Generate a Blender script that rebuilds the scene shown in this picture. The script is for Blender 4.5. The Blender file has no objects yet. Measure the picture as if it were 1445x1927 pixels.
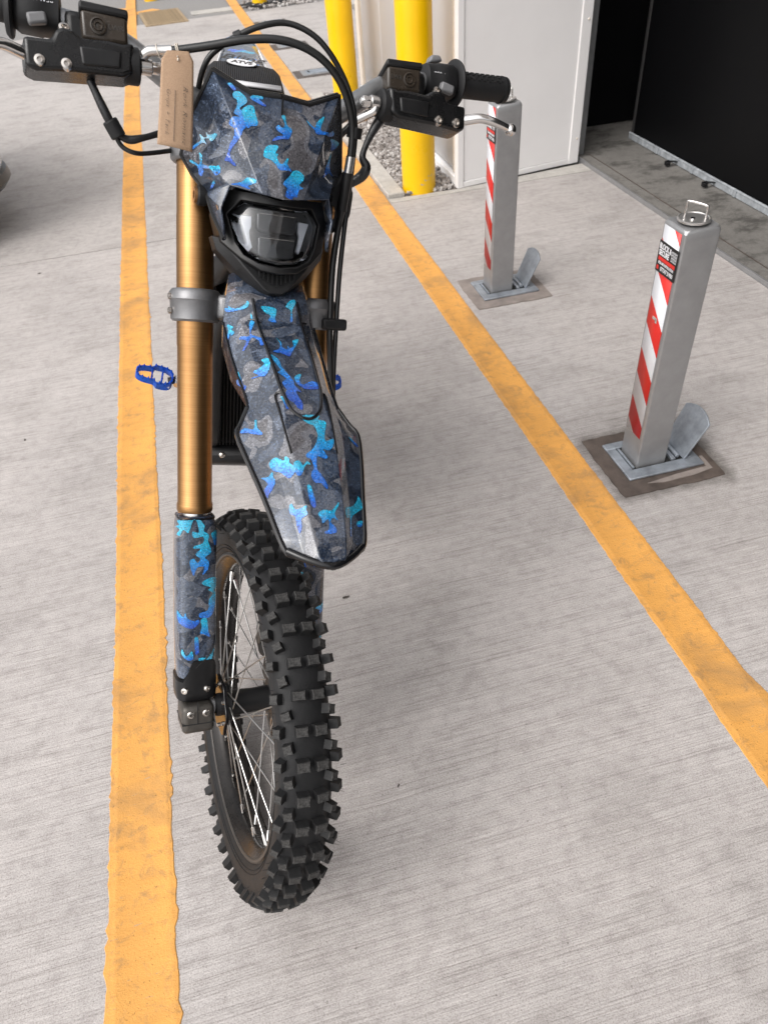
import bpy, bmesh, math, random
from mathutils import Matrix, Vector, Euler, noise
from mathutils.bvhtree import BVHTree
from mathutils.geometry import delaunay_2d_cdt

scene = bpy.context.scene
R = math.radians
rnd = random.Random(7)

# ---------------------------------------------------------------- camera
CAM_H = 1.332
PITCH, ROLL = 0.74008, -0.08968
fwd = Vector((0, math.cos(PITCH), -math.sin(PITCH)))
up0 = Vector((0, math.sin(PITCH), math.cos(PITCH)))
rt0 = Vector((1, 0, 0))
rt = rt0 * math.cos(ROLL) + up0 * math.sin(ROLL)
up = -rt0 * math.sin(ROLL) + up0 * math.cos(ROLL)
cam_data = bpy.data.cameras.new('camera')
cam = bpy.data.objects.new('camera', cam_data)
scene.collection.objects.link(cam)
cm = Matrix((rt, up, -fwd)).transposed().to_4x4()
cm.translation = (0, 0, CAM_H)
cam.matrix_world = cm
cam_data.sensor_fit = 'VERTICAL'
cam_data.sensor_height = 36
cam_data.sensor_width = 27
cam_data.lens = 25.912
cam_data.clip_start = 0.02
cam_data.clip_end = 400
cam_data.dof.use_dof = True
cam_data.dof.focus_distance = 1.2
cam_data.dof.aperture_fstop = 9.0
scene.camera = cam

# ---------------------------------------------------------------- light
SUN_EL, SUN_AZ = 52, -130          # azimuth: compass-style from +Y towards +X
world = bpy.data.worlds.new('World')
scene.world = world
world.use_nodes = True
wn, wl = world.node_tree.nodes, world.node_tree.links
wn.clear()
sky = wn.new('ShaderNodeTexSky')
sky.sky_type = 'NISHITA'
sky.sun_disc = False
sky.sun_elevation = R(SUN_EL)
sky.sun_rotation = R(SUN_AZ)
sky.dust_density = 6
sky.air_density = 1.0
sky.ozone_density = 1.0
hs = wn.new('ShaderNodeHueSaturation')
hs.inputs['Saturation'].default_value = 0.22       # overcast: the cloud greys the sky out
bg = wn.new('ShaderNodeBackground')
bg.inputs['Strength'].default_value = 0.15
wo = wn.new('ShaderNodeOutputWorld')
wl.new(sky.outputs[0], hs.inputs['Color'])
wl.new(hs.outputs[0], bg.inputs[0])
wl.new(bg.outputs[0], wo.inputs[0])
sun_d = bpy.data.lights.new('sun', 'SUN')
sun_d.energy = 0.7
sun_d.angle = R(115)
sun_d.color = (1, 0.975, 0.95)
sun = bpy.data.objects.new('sun', sun_d)
scene.collection.objects.link(sun)
sd = Vector((math.sin(R(SUN_AZ)) * math.cos(R(SUN_EL)), math.cos(R(SUN_AZ)) * math.cos(R(SUN_EL)), math.sin(R(SUN_EL))))
sun.rotation_euler = sd.to_track_quat('Z', 'Y').to_euler()
sun.location = sd * 30
vs = scene.view_settings
vs.view_transform = 'Standard'
vs.look = 'None'
vs.exposure = 0.54
vs.gamma = 1
scene.render.engine = 'CYCLES'
scene.cycles.max_bounces = 8
scene.cycles.use_denoising = True

# ---------------------------------------------------------------- frames
# site frame: x across the bays, y along the painted lines, z up
AZ = -0.19316
SITE = Matrix(((math.cos(AZ), math.sin(AZ), 0), (-math.sin(AZ), math.cos(AZ), 0), (0, 0, 1))).to_4x4()
# front of the bike (steered, leaned): x = bike's right, y = forward, z = up the steering axis, origin = front axle
FR = Matrix(((-0.9101, 0.3884, 0.1441), (-0.2743, -0.8256, 0.4931), (0.3105, 0.4092, 0.8580))).to_4x4()
FR.translation = (-0.2446, 0.7028, 0.2994)
zf = FR.to_3x3() @ Vector((0, 0, 1))
HEAD = FR @ Vector((0, -0.022, 0.80))
# rest of the bike: x = right, y = forward (level), z = up, origin = top of the steering head
BF = Vector((-math.sin(R(-6)), -math.cos(R(-6)), 0))
BX = BF.cross(zf).normalized()
BZ = BX.cross(BF)
BD = Matrix((BX, BF, BZ)).transposed().to_4x4()
BD.translation = HEAD
# handlebar frame: clamped a touch skew on the forks
BARS = Matrix.Translation((0, 0, 0.90)) @ Matrix.Rotation(R(2.5), 4, 'Y') @ Matrix.Translation((0, 0, -0.90))

# ---------------------------------------------------------------- helpers
def link(o):
    scene.collection.objects.link(o)
    return o

class MB:
    """collects shapes, builds one mesh object"""
    def __init__(self):
        self.v, self.f = [], []

    def add(self, vs_, fs):
        n = len(self.v)
        self.v += [tuple(x) for x in vs_]
        self.f += [tuple(i + n for i in f) for f in fs]
        return self

    def box(self, c, s, m=None):
        c = Vector(c)
        vs_ = []
        for dz in (-1, 1):
            for dx, dy in ((-1, -1), (1, -1), (1, 1), (-1, 1)):
                p = Vector((dx * s[0] / 2, dy * s[1] / 2, dz * s[2] / 2))
                vs_.append((m @ p if m else p) + c)
        return self.add(vs_, [(3, 2, 1, 0), (4, 5, 6, 7), (0, 1, 5, 4), (1, 2, 6, 5), (2, 3, 7, 6), (3, 0, 4, 7)])

    def cyl(self, p0, p1, r0, r1=None, n=24, cap=True):
        p0, p1 = Vector(p0), Vector(p1)
        r1 = r0 if r1 is None else r1
        q = (p1 - p0).to_track_quat('Z', 'Y')
        vs_ = []
        for p, r in ((p0, r0), (p1, r1)):
            for i in range(n):
                a = 2 * math.pi * i / n
                vs_.append(p + q @ Vector((r * math.cos(a), r * math.sin(a), 0)))
        fs = [(i, (i + 1) % n, n + (i + 1) % n, n + i) for i in range(n)]
        if cap:
            fs += [tuple(range(n - 1, -1, -1)), tuple(range(n, 2 * n))]
        return self.add(vs_, fs)

    def lathe(self, prof, n=32, axis='Z', at=(0, 0, 0), close=False, sq=2.0, sx=1.0, sy=1.0, cap=True):
        """prof: (r, h) list. sq>2 squares the section (superellipse)"""
        at = Vector(at)
        vs_ = []
        for r, h in prof:
            for i in range(n):
                a = 2 * math.pi * i / n
                c, s = math.cos(a), math.sin(a)
                k = 1.0 if sq == 2 else (abs(c) ** sq + abs(s) ** sq) ** (-1 / sq)
                x, y = r * c * k * sx, r * s * k * sy
                p = {'Z': (x, y, h), 'X': (h, x, y), 'Y': (y, h, x)}[axis]
                vs_.append(Vector(p) + at)
        m = len(prof)
        fs = []
        for j in range(m - 1 + (1 if close else 0)):
            a, b = j * n, ((j + 1) % m) * n
            for i in range(n):
                fs.append((a + i, a + (i + 1) % n, b + (i + 1) % n, b + i))
        if not close and cap:
            if prof[0][0] > 1e-6:
                fs.append(tuple(range(n - 1, -1, -1)))
            if prof[-1][0] > 1e-6:
                fs.append(tuple(range((m - 1) * n, m * n)))
        return self.add(vs_, fs)

    def tube(self, pts, r, n=10, smooth=6, closed=False):
        pts = [Vector(p) for p in pts]
        if smooth and len(pts) > 2:
            out = []
            m = len(pts)
            segs = m if closed else m - 1
            for i in range(segs):
                if closed:
                    p0, p1, p2, p3 = pts[i - 1], pts[i], pts[(i + 1) % m], pts[(i + 2) % m]
                else:
                    p0, p1, p2, p3 = pts[max(i - 1, 0)], pts[i], pts[i + 1], pts[min(i + 2, m - 1)]
                for k in range(smooth):
                    t = k / smooth
                    out.append(0.5 * (2 * p1 + (p2 - p0) * t + (2 * p0 - 5 * p1 + 4 * p2 - p3) * t * t + (3 * p1 - p0 - 3 * p2 + p3) * t ** 3))
            if not closed:
                out.append(pts[-1])
            pts = out
        m = len(pts)
        vs_ = []
        t0 = (pts[1] - pts[0]).normalized()
        nrm = t0.orthogonal().normalized()
        for i, p in enumerate(pts):
            if closed:
                t = (pts[(i + 1) % m] - pts[i - 1]).normalized()
            else:
                t = (pts[min(i + 1, m - 1)] - pts[max(i - 1, 0)]).normalized()
            nrm = (nrm - t * nrm.dot(t)).normalized()
            b = t.cross(nrm)
            rr = r(i / (m - 1)) if callable(r) else r
            for k in range(n):
                a = 2 * math.pi * k / n
                vs_.append(p + nrm * rr * math.cos(a) + b * rr * math.sin(a))
        fs = []
        for i in range(m if closed else m - 1):
            a, b_ = i * n, ((i + 1) % m) * n
            for k in range(n):
                fs.append((a + k, a + (k + 1) % n, b_ + (k + 1) % n, b_ + k))
        if not closed:
            fs += [tuple(range(n - 1, -1, -1)), tuple(range((m - 1) * n, m * n))]
        return self.add(vs_, fs)

    def prism(self, poly, a, b, axis='Y', inset=0.0):
        """poly of 2-D points, extruded along axis from a to b; inset shrinks the b end"""
        n = len(poly)
        cx = sum(p[0] for p in poly) / n
        cy = sum(p[1] for p in poly) / n
        def P(p, h):
            return {'Y': (p[0], h, p[1]), 'Z': (p[0], p[1], h), 'X': (h, p[0], p[1])}[axis]
        vs_ = [P(p, a) for p in poly]
        for p in poly:
            d = math.hypot(p[0] - cx, p[1] - cy) or 1
            k = 1 - inset / d
            vs_.append(P((cx + (p[0] - cx) * k, cy + (p[1] - cy) * k), b))
        fs = [tuple(range(n)), tuple(range(2 * n - 1, n - 1, -1))]
        fs += [(i, n + i, n + (i + 1) % n, (i + 1) % n) for i in range(n)]
        return self.add(vs_, fs)

    def sphere(self, c, r, n=16, m=10, sc=(1, 1, 1)):
        c = Vector(c)
        vs_, fs = [], []
        for j in range(1, m):
            th = math.pi * j / m
            for i in range(n):
                a = 2 * math.pi * i / n
                vs_.append(c + Vector((r * sc[0] * math.sin(th) * math.cos(a), r * sc[1] * math.sin(th) * math.sin(a), r * sc[2] * math.cos(th))))
        t, b = len(vs_), len(vs_) + 1
        vs_ += [c + Vector((0, 0, r * sc[2])), c - Vector((0, 0, r * sc[2]))]
        for j in range(m - 2):
            for i in range(n):
                fs.append((j * n + i, (j + 1) * n + i, (j + 1) * n + (i + 1) % n, j * n + (i + 1) % n))
        for i in range(n):
            fs.append((t, i, (i + 1) % n))
            fs.append((b, (m - 2) * n + (i + 1) % n, (m - 2) * n + i))
        return self.add(vs_, fs)

    def xform(self, m):
        self.v = [tuple(m @ Vector(p)) for p in self.v]
        return self

    def mesh(self, name, mat, ang=38):
        me = bpy.data.meshes.new(name)
        me.from_pydata(self.v, [], self.f)
        bm = bmesh.new()
        bm.from_mesh(me)
        bmesh.ops.recalc_face_normals(bm, faces=bm.faces)
        bm.to_mesh(me)
        bm.free()
        me.polygons.foreach_set('use_smooth', [True] * len(me.polygons))
        me.set_sharp_from_angle(angle=R(ang))
        if mat:
            me.materials.append(mat)
        return me

    def build(self, name, mat, parent=None, mtx=None, bevel=0, seg=2, ang=38, solid=0, weld=False):
        me = self.mesh(name, mat, ang)
        if weld:
            bm = bmesh.new(); bm.from_mesh(me)
            bmesh.ops.remove_doubles(bm, verts=bm.verts, dist=1e-5)
            bmesh.ops.recalc_face_normals(bm, faces=bm.faces)
            bm.to_mesh(me); bm.free()
            me.set_sharp_from_angle(angle=R(ang))
        o = bpy.data.objects.new(name, me)
        link(o)
        put(o, parent, mtx)
        if bevel:
            b = o.modifiers.new('bevel', 'BEVEL')
            b.width = bevel
            b.segments = seg
            b.limit_method = 'ANGLE'
            b.angle_limit = R(28)
            b.harden_normals = False
        if solid:
            s = o.modifiers.new('solid', 'SOLIDIFY')
            s.thickness = solid
            s.offset = -1
        return o

def put(o, parent=None, mtx=None):
    """mtx is the world frame of the vertices; below a parent it is made relative"""
    if parent is not None:
        o.parent = parent
        if mtx is not None:
            pw = parent.matrix_basis.copy()
            p = parent.parent
            while p is not None:
                pw = p.matrix_basis @ pw
                p = p.parent
            o.matrix_basis = pw.inverted() @ mtx
    elif mtx is not None:
        o.matrix_basis = mtx

def empty(name, loc=(0, 0, 0), parent=None, mtx=None):
    o = bpy.data.objects.new(name, None)
    o.empty_display_size = 0.1
    link(o)
    if mtx is not None:
        put(o, parent, mtx)
    else:
        o.location = loc
        if parent is not None:
            o.parent = parent
    return o

def tag(o, label=None, cat=None, group=None, kind=None):
    if label: o['label'] = label
    if cat: o['category'] = cat
    if group: o['group'] = group
    if kind: o['kind'] = kind
    return o

def share(name, me, parent, local):
    o = bpy.data.objects.new(name, me)
    link(o)
    o.parent = parent
    o.matrix_basis = local
    return o

def text_mesh(s, size, depth=0.0002, shear=0.0, align='CENTER', spacing=1.0, bold=0.0):
    cu = bpy.data.curves.new('lettering', 'FONT')
    cu.body = s
    cu.size = size
    cu.extrude = depth
    cu.shear = shear
    cu.offset = bold
    cu.align_x = align
    cu.align_y = 'CENTER'
    cu.space_character = spacing
    cu.resolution_u = 3
    o = bpy.data.objects.new('lettering_tmp', cu)
    link(o)
    dg = bpy.context.evaluated_depsgraph_get()
    me = bpy.data.meshes.new_from_object(o.evaluated_get(dg))
    bpy.data.objects.remove(o)
    bpy.data.curves.remove(cu)
    return me

def letter(name, s, size, mat, parent, local, **k):
    me = text_mesh(s, size, **k)
    me.materials.clear()
    me.materials.append(mat)
    o = bpy.data.objects.new(name, me)
    link(o)
    o.parent = parent
    o.matrix_basis = local
    return o

# ---------------------------------------------------------------- materials
def mat_new(name):
    m = bpy.data.materials.new(name)
    m.use_nodes = True
    nt = m.node_tree
    return m, nt, nt.nodes['Principled BSDF']

def setp(p, **k):
    for a, v in k.items():
        p.inputs[a.replace('_', ' ')].default_value = v

class NT:
    """short-hand node builder"""
    def __init__(self, nt):
        self.nt = nt

    def n(self, t, ins=None, **at):
        nd = self.nt.nodes.new(t)
        for k, v in at.items():
            setattr(nd, k, v)
        for k, v in (ins or {}).items():
            if isinstance(v, bpy.types.NodeSocket):
                self.nt.links.new(v, nd.inputs[k])
            else:
                nd.inputs[k].default_value = v
        return nd

    def coord(self, scale=(1, 1, 1), which='Object', loc=(0, 0, 0), rot=(0, 0, 0)):
        tc = self.n('ShaderNodeTexCoord')
        return self.n('ShaderNodeMapping', {'Vector': tc.outputs[which], 'Scale': scale, 'Location': loc, 'Rotation': rot}).outputs[0]

    def noise(self, vec, scale, detail=2.0, rough=0.5, dist=0.0):
        return self.n('ShaderNodeTexNoise', {'Vector': vec, 'Scale': scale, 'Detail': detail, 'Roughness': rough, 'Distortion': dist}).outputs[0]

    def ramp(self, fac, stops, mode='LINEAR'):
        r = self.n('ShaderNodeValToRGB', {'Fac': fac})
        cr = r.color_ramp
        cr.interpolation = mode
        while len(cr.elements) < len(stops):
            cr.elements.new(0.5)
        for e, (p, c) in zip(cr.elements, stops):
            e.position = p
            e.color = c if len(c) == 4 else (*c, 1)
        return r.outputs[0]

    def mix(self, f, a, b, mode='MIX'):
        m = self.n('ShaderNodeMix', data_type='RGBA', blend_type=mode)
        for k, v in ((0, f), (6, a), (7, b)):
            if isinstance(v, bpy.types.NodeSocket):
                self.nt.links.new(v, m.inputs[k])
            else:
                m.inputs[k].default_value = v if k == 0 else ((*v, 1) if len(v) == 3 else v)
        return m.outputs[2]

    def math(self, op, a, b=0.5, clamp=False):
        m = self.n('ShaderNodeMath', operation=op, use_clamp=clamp)
        for k, v in ((0, a), (1, b)):
            if isinstance(v, bpy.types.NodeSocket):
                self.nt.links.new(v, m.inputs[k])
            else:
                m.inputs[k].default_value = v
        return m.outputs[0]

    def bump(self, h, dist, strength=1.0, normal=None):
        ins = {'Height': h, 'Distance': dist, 'Strength': strength}
        if normal is not None:
            ins['Normal'] = normal
        return self.n('ShaderNodeBump', ins).outputs[0]

def plain(name, col, rough=0.5, metal=0.0, grain=0.0, gscale=400, coat=0.0, var=0.0, vscale=12, spec=0.5):
    """a surface of one colour with wear: slight colour drift and fine relief"""
    m, nt, p = mat_new(name)
    b = NT(nt)
    setp(p, Base_Color=(*col, 1), Roughness=rough, Metallic=metal, Coat_Weight=coat, Coat_Roughness=0.05, Specular_IOR_Level=spec)
    co = b.coord()
    if var:
        f = b.noise(co, vscale, 5, 0.6)
        c2 = b.ramp(f, [(0.3, tuple(c * (1 - var) for c in col)), (0.7, tuple(min(1, c * (1 + var)) for c in col))])
        nt.links.new(c2, p.inputs['Base Color'])
        rr = b.math('MULTIPLY_ADD', f, 0.3)
        rr.node.inputs[2].default_value = max(0.02, rough - 0.15)
        nt.links.new(rr, p.inputs['Roughness'])
    if grain:
        nt.links.new(b.bump(b.noise(co, gscale, 3, 0.6), grain, 0.6), p.inputs['Normal'])
    return m

def concrete(name, base, streak=1.0, stain=0.35, seed=0.0, dark=0.72):
    m, nt, p = mat_new(name)
    b = NT(nt)
    co = b.coord(loc=(seed, seed * 0.7, 0))
    def sc(x, y):
        return b.n('ShaderNodeMapping', {'Vector': co, 'Scale': (x, y, 1)}).outputs[0]
    warp = b.noise(co, 2.2, 3, 0.5)
    wv = b.n('ShaderNodeVectorMath', {0: co, 1: b.n('ShaderNodeCombineXYZ', {'Y': b.math('MULTIPLY', warp, 0.014)}).outputs[0]}, operation='ADD').outputs[0]
    def scw(x, y):
        return b.n('ShaderNodeMapping', {'Vector': wv, 'Scale': (x, y, 1)}).outputs[0]
    s1 = b.noise(scw(0.55, 62), 1.0, 2, 0.55)
    s2 = b.noise(scw(6, 330), 1.0, 2, 0.65)
    s3 = b.noise(scw(1.6, 150), 1.0, 2, 0.6)
    grain = b.noise(co, 360, 2, 0.8)
    speck = b.noise(co, 130, 3, 0.7)
    big = b.noise(co, 1.1, 4, 0.62)
    mid = b.noise(sc(5, 7), 1.0, 5, 0.7)
    mott = b.noise(co, 34, 4, 0.7)
    c = b.ramp(big, [(0.36, tuple(x * 0.88 for x in base)), (0.52, base), (0.66, tuple(min(1, x * 1.05) for x in base))])
    blotch = b.ramp(mid, [(0.36, (dark, dark * 0.99, dark * 0.975)), (0.50, (1, 1, 1)), (0.66, (1.06, 1.055, 1.055))])
    c = b.mix(stain, c, blotch, 'MULTIPLY')
    mo = b.ramp(mott, [(0.36, (0.86, 0.85, 0.85)), (0.5, (1, 1, 1)), (0.64, (1.07, 1.07, 1.07))])
    c = b.mix(0.8, c, mo, 'MULTIPLY')
    # long hairline grooves of the broom, broken up
    ln = b.ramp(b.math('ABSOLUTE', b.math('SUBTRACT', s1, 0.5)), [(0.0, (0.64, 0.62, 0.61)), (0.012, (1, 1, 1))])
    brk = b.ramp(b.noise(sc(3, 3), 1.0, 3, 0.6), [(0.42, (0, 0, 0)), (0.56, (1, 1, 1))])
    c = b.mix(b.math('MULTIPLY', brk, 0.85 * streak), c, ln, 'MULTIPLY')
    st3 = b.ramp(s3, [(0.38, (0.89, 0.88, 0.87)), (0.47, (1, 1, 1)), (0.56, (1, 1, 1)), (0.64, (1.05, 1.05, 1.05))])
    c = b.mix(0.75 * streak, c, st3, 'MULTIPLY')
    st2 = b.ramp(s2, [(0.37, (0.70, 0.69, 0.68)), (0.46, (1, 1, 1)), (0.55, (1, 1, 1)), (0.64, (1.14, 1.14, 1.14))])
    c = b.mix(0.8 * streak, c, st2, 'MULTIPLY')
    gr = b.ramp(grain, [(0.36, (0.66, 0.65, 0.64)), (0.5, (1, 1, 1)), (0.64, (1.18, 1.18, 1.18))])
    c = b.mix(0.8, c, gr, 'MULTIPLY')
    pits = b.ramp(speck, [(0.30, (0.40, 0.38, 0.36)), (0.345, (1, 1, 1))])
    c = b.mix(0.75, c, pits, 'MULTIPLY')
    nt.links.new(c, p.inputs['Base Color'])
    setp(p, Roughness=0.86, Specular_IOR_Level=0.35)
    h = b.math('ADD', b.math('MULTIPLY', s1, 1.0 * streak), b.math('MULTIPLY', s2, 0.9 * streak))
    h = b.math('ADD', h, b.math('MULTIPLY', grain, 0.35))
    nt.links.new(b.bump(h, 0.0022, 0.75), p.inputs['Normal'])
    return m

def paint_yellow(name):
    m, nt, p = mat_new(name)
    b = NT(nt)
    co = b.coord()
    base = (0.72, 0.350, 0.080)
    c = b.ramp(b.noise(co, 5, 5, 0.6), [(0.3, tuple(x * 0.88 for x in base)), (0.65, base)])
    sc = b.n('ShaderNodeMapping', {'Vector': co, 'Scale': (6, 40, 1)}).outputs[0]
    c = b.mix(0.5, c, b.ramp(b.noise(sc, 1, 5, 0.65), [(0.3, (0.78, 0.76, 0.72)), (0.5, (1, 1, 1))]), 'MULTIPLY')
    dirt = b.ramp(b.noise(co, 24, 6, 0.78, 0.6), [(0.52, (0, 0, 0)), (0.66, (1, 1, 1))])
    c = b.mix(b.math('MULTIPLY', dirt, 0.55), c, (0.27, 0.165, 0.08))
    grime = b.ramp(b.noise(co, 3.4, 5, 0.7, 0.5), [(0.50, (0, 0, 0)), (0.66, (1, 1, 1))])
    c = b.mix(b.math('MULTIPLY', grime, 0.6), c, (0.30, 0.175, 0.075))
    worn = b.ramp(b.noise(b.n('ShaderNodeMapping', {'Vector': co, 'Scale': (30, 120, 1)}).outputs[0], 1.0, 6, 0.75), [(0.62, (0, 0, 0)), (0.68, (1, 1, 1))])
    c = b.mix(b.math('MULTIPLY', worn, 0.65), c, (0.36, 0.28, 0.2))
    pit = b.ramp(b.noise(co, 220, 2, 0.6), [(0.28, (0.35, 0.3, 0.25)), (0.33, (1, 1, 1))])
    c = b.mix(0.7, c, pit, 'MULTIPLY')
    nt.links.new(c, p.inputs['Base Color'])
    setp(p, Roughness=0.72)
    h = b.math('ADD', b.noise(co, 260, 4, 0.7), b.math('MULTIPLY', b.noise(sc, 2, 4, 0.6), 0.8))
    nt.links.new(b.bump(h, 0.002, 0.7), p.inputs['Normal'])
    return m

def camo(name, seed=0.0, scale=1.0, splashes=True, film=False):
    """glittery printed film: grey and navy camouflage with cyan to blue splashes under gloss"""
    m, nt, p = mat_new(name)
    b = NT(nt)
    co = b.coord(scale=(scale, scale, scale), loc=(seed, seed * 1.7, -seed * 0.6))
    n1 = b.noise(co, 22, 1.2, 0.45, 0.9)
    n2 = b.noise(b.n('ShaderNodeMapping', {'Vector': co, 'Location': (3.1, 1.2, 5.5)}).outputs[0], 21, 1.0, 0.4, 0.8)
    navy, slate, grey, brown = (0.014, 0.024, 0.046), (0.040, 0.058, 0.095), (0.120, 0.123, 0.142), (0.082, 0.079, 0.088)
    c = b.ramp(n1, [(0.0, slate), (0.43, navy), (0.56, grey), (0.66, brown)], 'CONSTANT')
    c = b.mix(b.ramp(n2, [(0.0, (0, 0, 0)), (0.60, (1, 1, 1))], 'CONSTANT'), c, (0.062, 0.080, 0.118))
    # splashes: branching islands
    wv = b.n('ShaderNodeTexNoise', {'Vector': co, 'Scale': 75, 'Detail': 2.0, 'Roughness': 0.6}).outputs['Color']
    dv = b.n('ShaderNodeVectorMath', {0: wv, 1: (0.5, 0.5, 0.5)}, operation='SUBTRACT').outputs[0]
    dv = b.n('ShaderNodeVectorMath', {0: dv, 'Scale': 0.026}, operation='SCALE').outputs[0]
    cw = b.n('ShaderNodeVectorMath', {0: co, 1: dv}, operation='ADD').outputs[0]
    n3 = b.noise(b.n('ShaderNodeMapping', {'Vector': cw, 'Location': (7.7, -2.1, 1.3)}).outputs[0], 31, 0.8, 0.4, 0.0)
    if not splashes:
        n3 = b.math('MULTIPLY', n3, 0.0)
    splash = b.ramp(n3, [(0.0, (0, 0, 0)), (0.612, (1, 1, 1))], 'CONSTANT')
    rim = b.ramp(n3, [(0.0, (0, 0, 0)), (0.585, (1, 1, 1))], 'CONSTANT')
    tone = b.noise(b.n('ShaderNodeMapping', {'Vector': co, 'Location': (1.9, 4.4, 0.2)}).outputs[0], 24, 0.5, 0.4)
    blue = b.ramp(tone, [(0.36, (0.008, 0.09, 0.62)), (0.46, (0.012, 0.22, 0.78)), (0.56, (0.012, 0.44, 0.70))])
    c = b.mix(b.math('MULTIPLY', rim, 0.6), c, (0.03, 0.06, 0.11))
    c = b.mix(splash, c, blue)
    if film:      # one printed splash: cyan at its upper end running down to blue
        gz = b.n('ShaderNodeSeparateXYZ', {'Vector': b.coord(which='Generated')}).outputs[2]
        rd = b.n('ShaderNodeObjectInfo').outputs['Random']
        f = b.math('ADD', b.math('MULTIPLY', gz, 0.75), b.math('MULTIPLY', rd, 0.45))
        f = b.math('ADD', f, b.math('MULTIPLY', b.noise(co, 40, 1, 0.5), 0.25))
        c = b.ramp(f, [(0.30, (0.010, 0.075, 0.44)), (0.62, (0.012, 0.17, 0.60)), (0.95, (0.015, 0.38, 0.60))])
    # glitter flake
    fl = b.n('ShaderNodeTexVoronoi', {'Vector': co, 'Scale': 700, 'Randomness': 1.0})
    sp = b.ramp(b.n('ShaderNodeSeparateColor', {'Color': fl.outputs['Color']}).outputs[0], [(0.0, (0.40, 0.40, 0.40)), (0.6, (1.0, 1.0, 1.0)), (0.92, (1.6, 1.6, 1.6)), (1.0, (3.4, 3.3, 3.2))])
    c = b.mix(0.85, c, sp, 'MULTIPLY')
    nt.links.new(c, p.inputs['Base Color'])
    fn = b.n('ShaderNodeVectorMath', {0: fl.outputs['Color'], 1: (0.5, 0.5, 0.5)}, operation='SUBTRACT').outputs[0]
    fn = b.n('ShaderNodeVectorMath', {0: fn, 'Scale': 0.9}, operation='SCALE').outputs[0]
    geo = b.n('ShaderNodeNewGeometry')
    nn = b.n('ShaderNodeVectorMath', {0: geo.outputs['Normal'], 1: fn}, operation='ADD').outputs[0]
    nn = b.n('ShaderNodeVectorMath', {0: nn}, operation='NORMALIZE').outputs[0]
    nt.links.new(nn, p.inputs['Normal'])
    setp(p, Metallic=0.1, Roughness=0.45, Coat_Weight=1.0, Coat_Roughness=0.035, Coat_IOR=1.6)
    return m

M = {}
M['conc'] = concrete('brushed_concrete', (0.428, 0.399, 0.384), 0.75, 0.42, 0.0)
M['conc2'] = concrete('worn_concrete', (0.418, 0.390, 0.373), 0.6, 0.55, 4.3)
M['thresh'] = concrete('smooth_stained_concrete', (0.185, 0.176, 0.163), 0.12, 1.0, 9.1, 0.42)
M['kerb'] = concrete('kerb_concrete', (0.45, 0.43, 0.40), 0.2, 0.5, 2.2)
M['asphalt'] = plain('asphalt', (0.22, 0.212, 0.205), 0.9, grain=0.004, gscale=130, var=0.35, vscale=60)
M['yellow'] = paint_yellow('thermoplastic_yellow')
M['ypost'] = plain('yellow_gloss_paint', (0.85, 0.50, 0.0), 0.32, grain=0.0003, gscale=60, var=0.05, vscale=6)
M['white'] = plain('white_cladding', (0.80, 0.785, 0.78), 0.75, spec=0.15, grain=0.0004, gscale=25, var=0.03, vscale=3)
M['white_lit'] = plain('sunlit_white_cladding', (0.90, 0.895, 0.90), 0.7, var=0.02, vscale=3, spec=0.15)  # side cladding whiter than the front: the stronger light there is put into the colour
M['cream'] = plain('cream_trim', (0.74, 0.665, 0.575), 0.7, spec=0.2, var=0.04, vscale=5)
M['blackpanel'] = plain('black_door_skin', (0.003, 0.003, 0.0035), 0.45, grain=0.0001, gscale=300, spec=0.12)
M['cartrim0'] = plain('dull_black_edge', (0.035, 0.034, 0.034), 0.5)
M['interior'] = plain('dark_interior', (0.012, 0.011, 0.011), 0.9, var=0.2)
M['jamb'] = plain('grey_steel_jamb', (0.24, 0.245, 0.25), 0.4, 0.6, var=0.15, vscale=20)
M['clear'] = plain('pale_plastic_strip', (0.32, 0.34, 0.36), 0.25, var=0.3, vscale=25)
M['galv'] = plain('galvanised_steel', (0.35, 0.35, 0.355), 0.45, 0.6, grain=0.0002, gscale=90, var=0.09, vscale=22)
M['galvb'] = plain('galvanised_base', (0.33, 0.36, 0.40), 0.5, 0.6, grain=0.0008, gscale=120, var=0.25, vscale=30)
M['steel'] = plain('stainless', (0.66, 0.64, 0.62), 0.22, 0.95)
M['capsteel'] = plain('brushed_cap', (0.60, 0.585, 0.57), 0.38, 0.9)
M['chrome'] = plain('polished_alloy', (0.74, 0.72, 0.70), 0.12, 1.0, var=0.05, vscale=80)
M['bolt'] = plain('bolt_steel', (0.60, 0.56, 0.52), 0.24, 1.0, var=0.1, vscale=200)
M['hole'] = plain('dark_hole', (0.012, 0.012, 0.012), 0.9)
M['mortar'] = plain('damp_mortar', (0.085, 0.066, 0.056), 0.55, grain=0.002, gscale=80, var=0.4, vscale=18)
M['mortar2'] = plain('dry_mortar', (0.24, 0.205, 0.185), 0.75, grain=0.002, gscale=80, var=0.3, vscale=14)
M['red'] = plain('red_reflective', (0.62, 0.022, 0.016), 0.4)
M['stwhite'] = plain('white_reflective', (0.70, 0.71, 0.74), 0.4, var=0.03)
M['labelblack'] = plain('black_sticker', (0.008, 0.008, 0.008), 0.4)
M['printwhite'] = plain('white_print', (0.72, 0.72, 0.74), 0.5)
M['black'] = plain('black_plastic', (0.007, 0.007, 0.0075), 0.38, spec=0.4, grain=0.0003, gscale=900, var=0.2, vscale=30)
M['boot'] = plain('lever_boot_rubber', (0.006, 0.006, 0.0064), 0.27, grain=0.0002, gscale=500, var=0.2, vscale=50, spec=0.45)
M['blackm'] = plain('black_matt_plastic', (0.009, 0.009, 0.0098), 0.5, spec=0.4, grain=0.0004, gscale=700, var=0.2, vscale=40)
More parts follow.
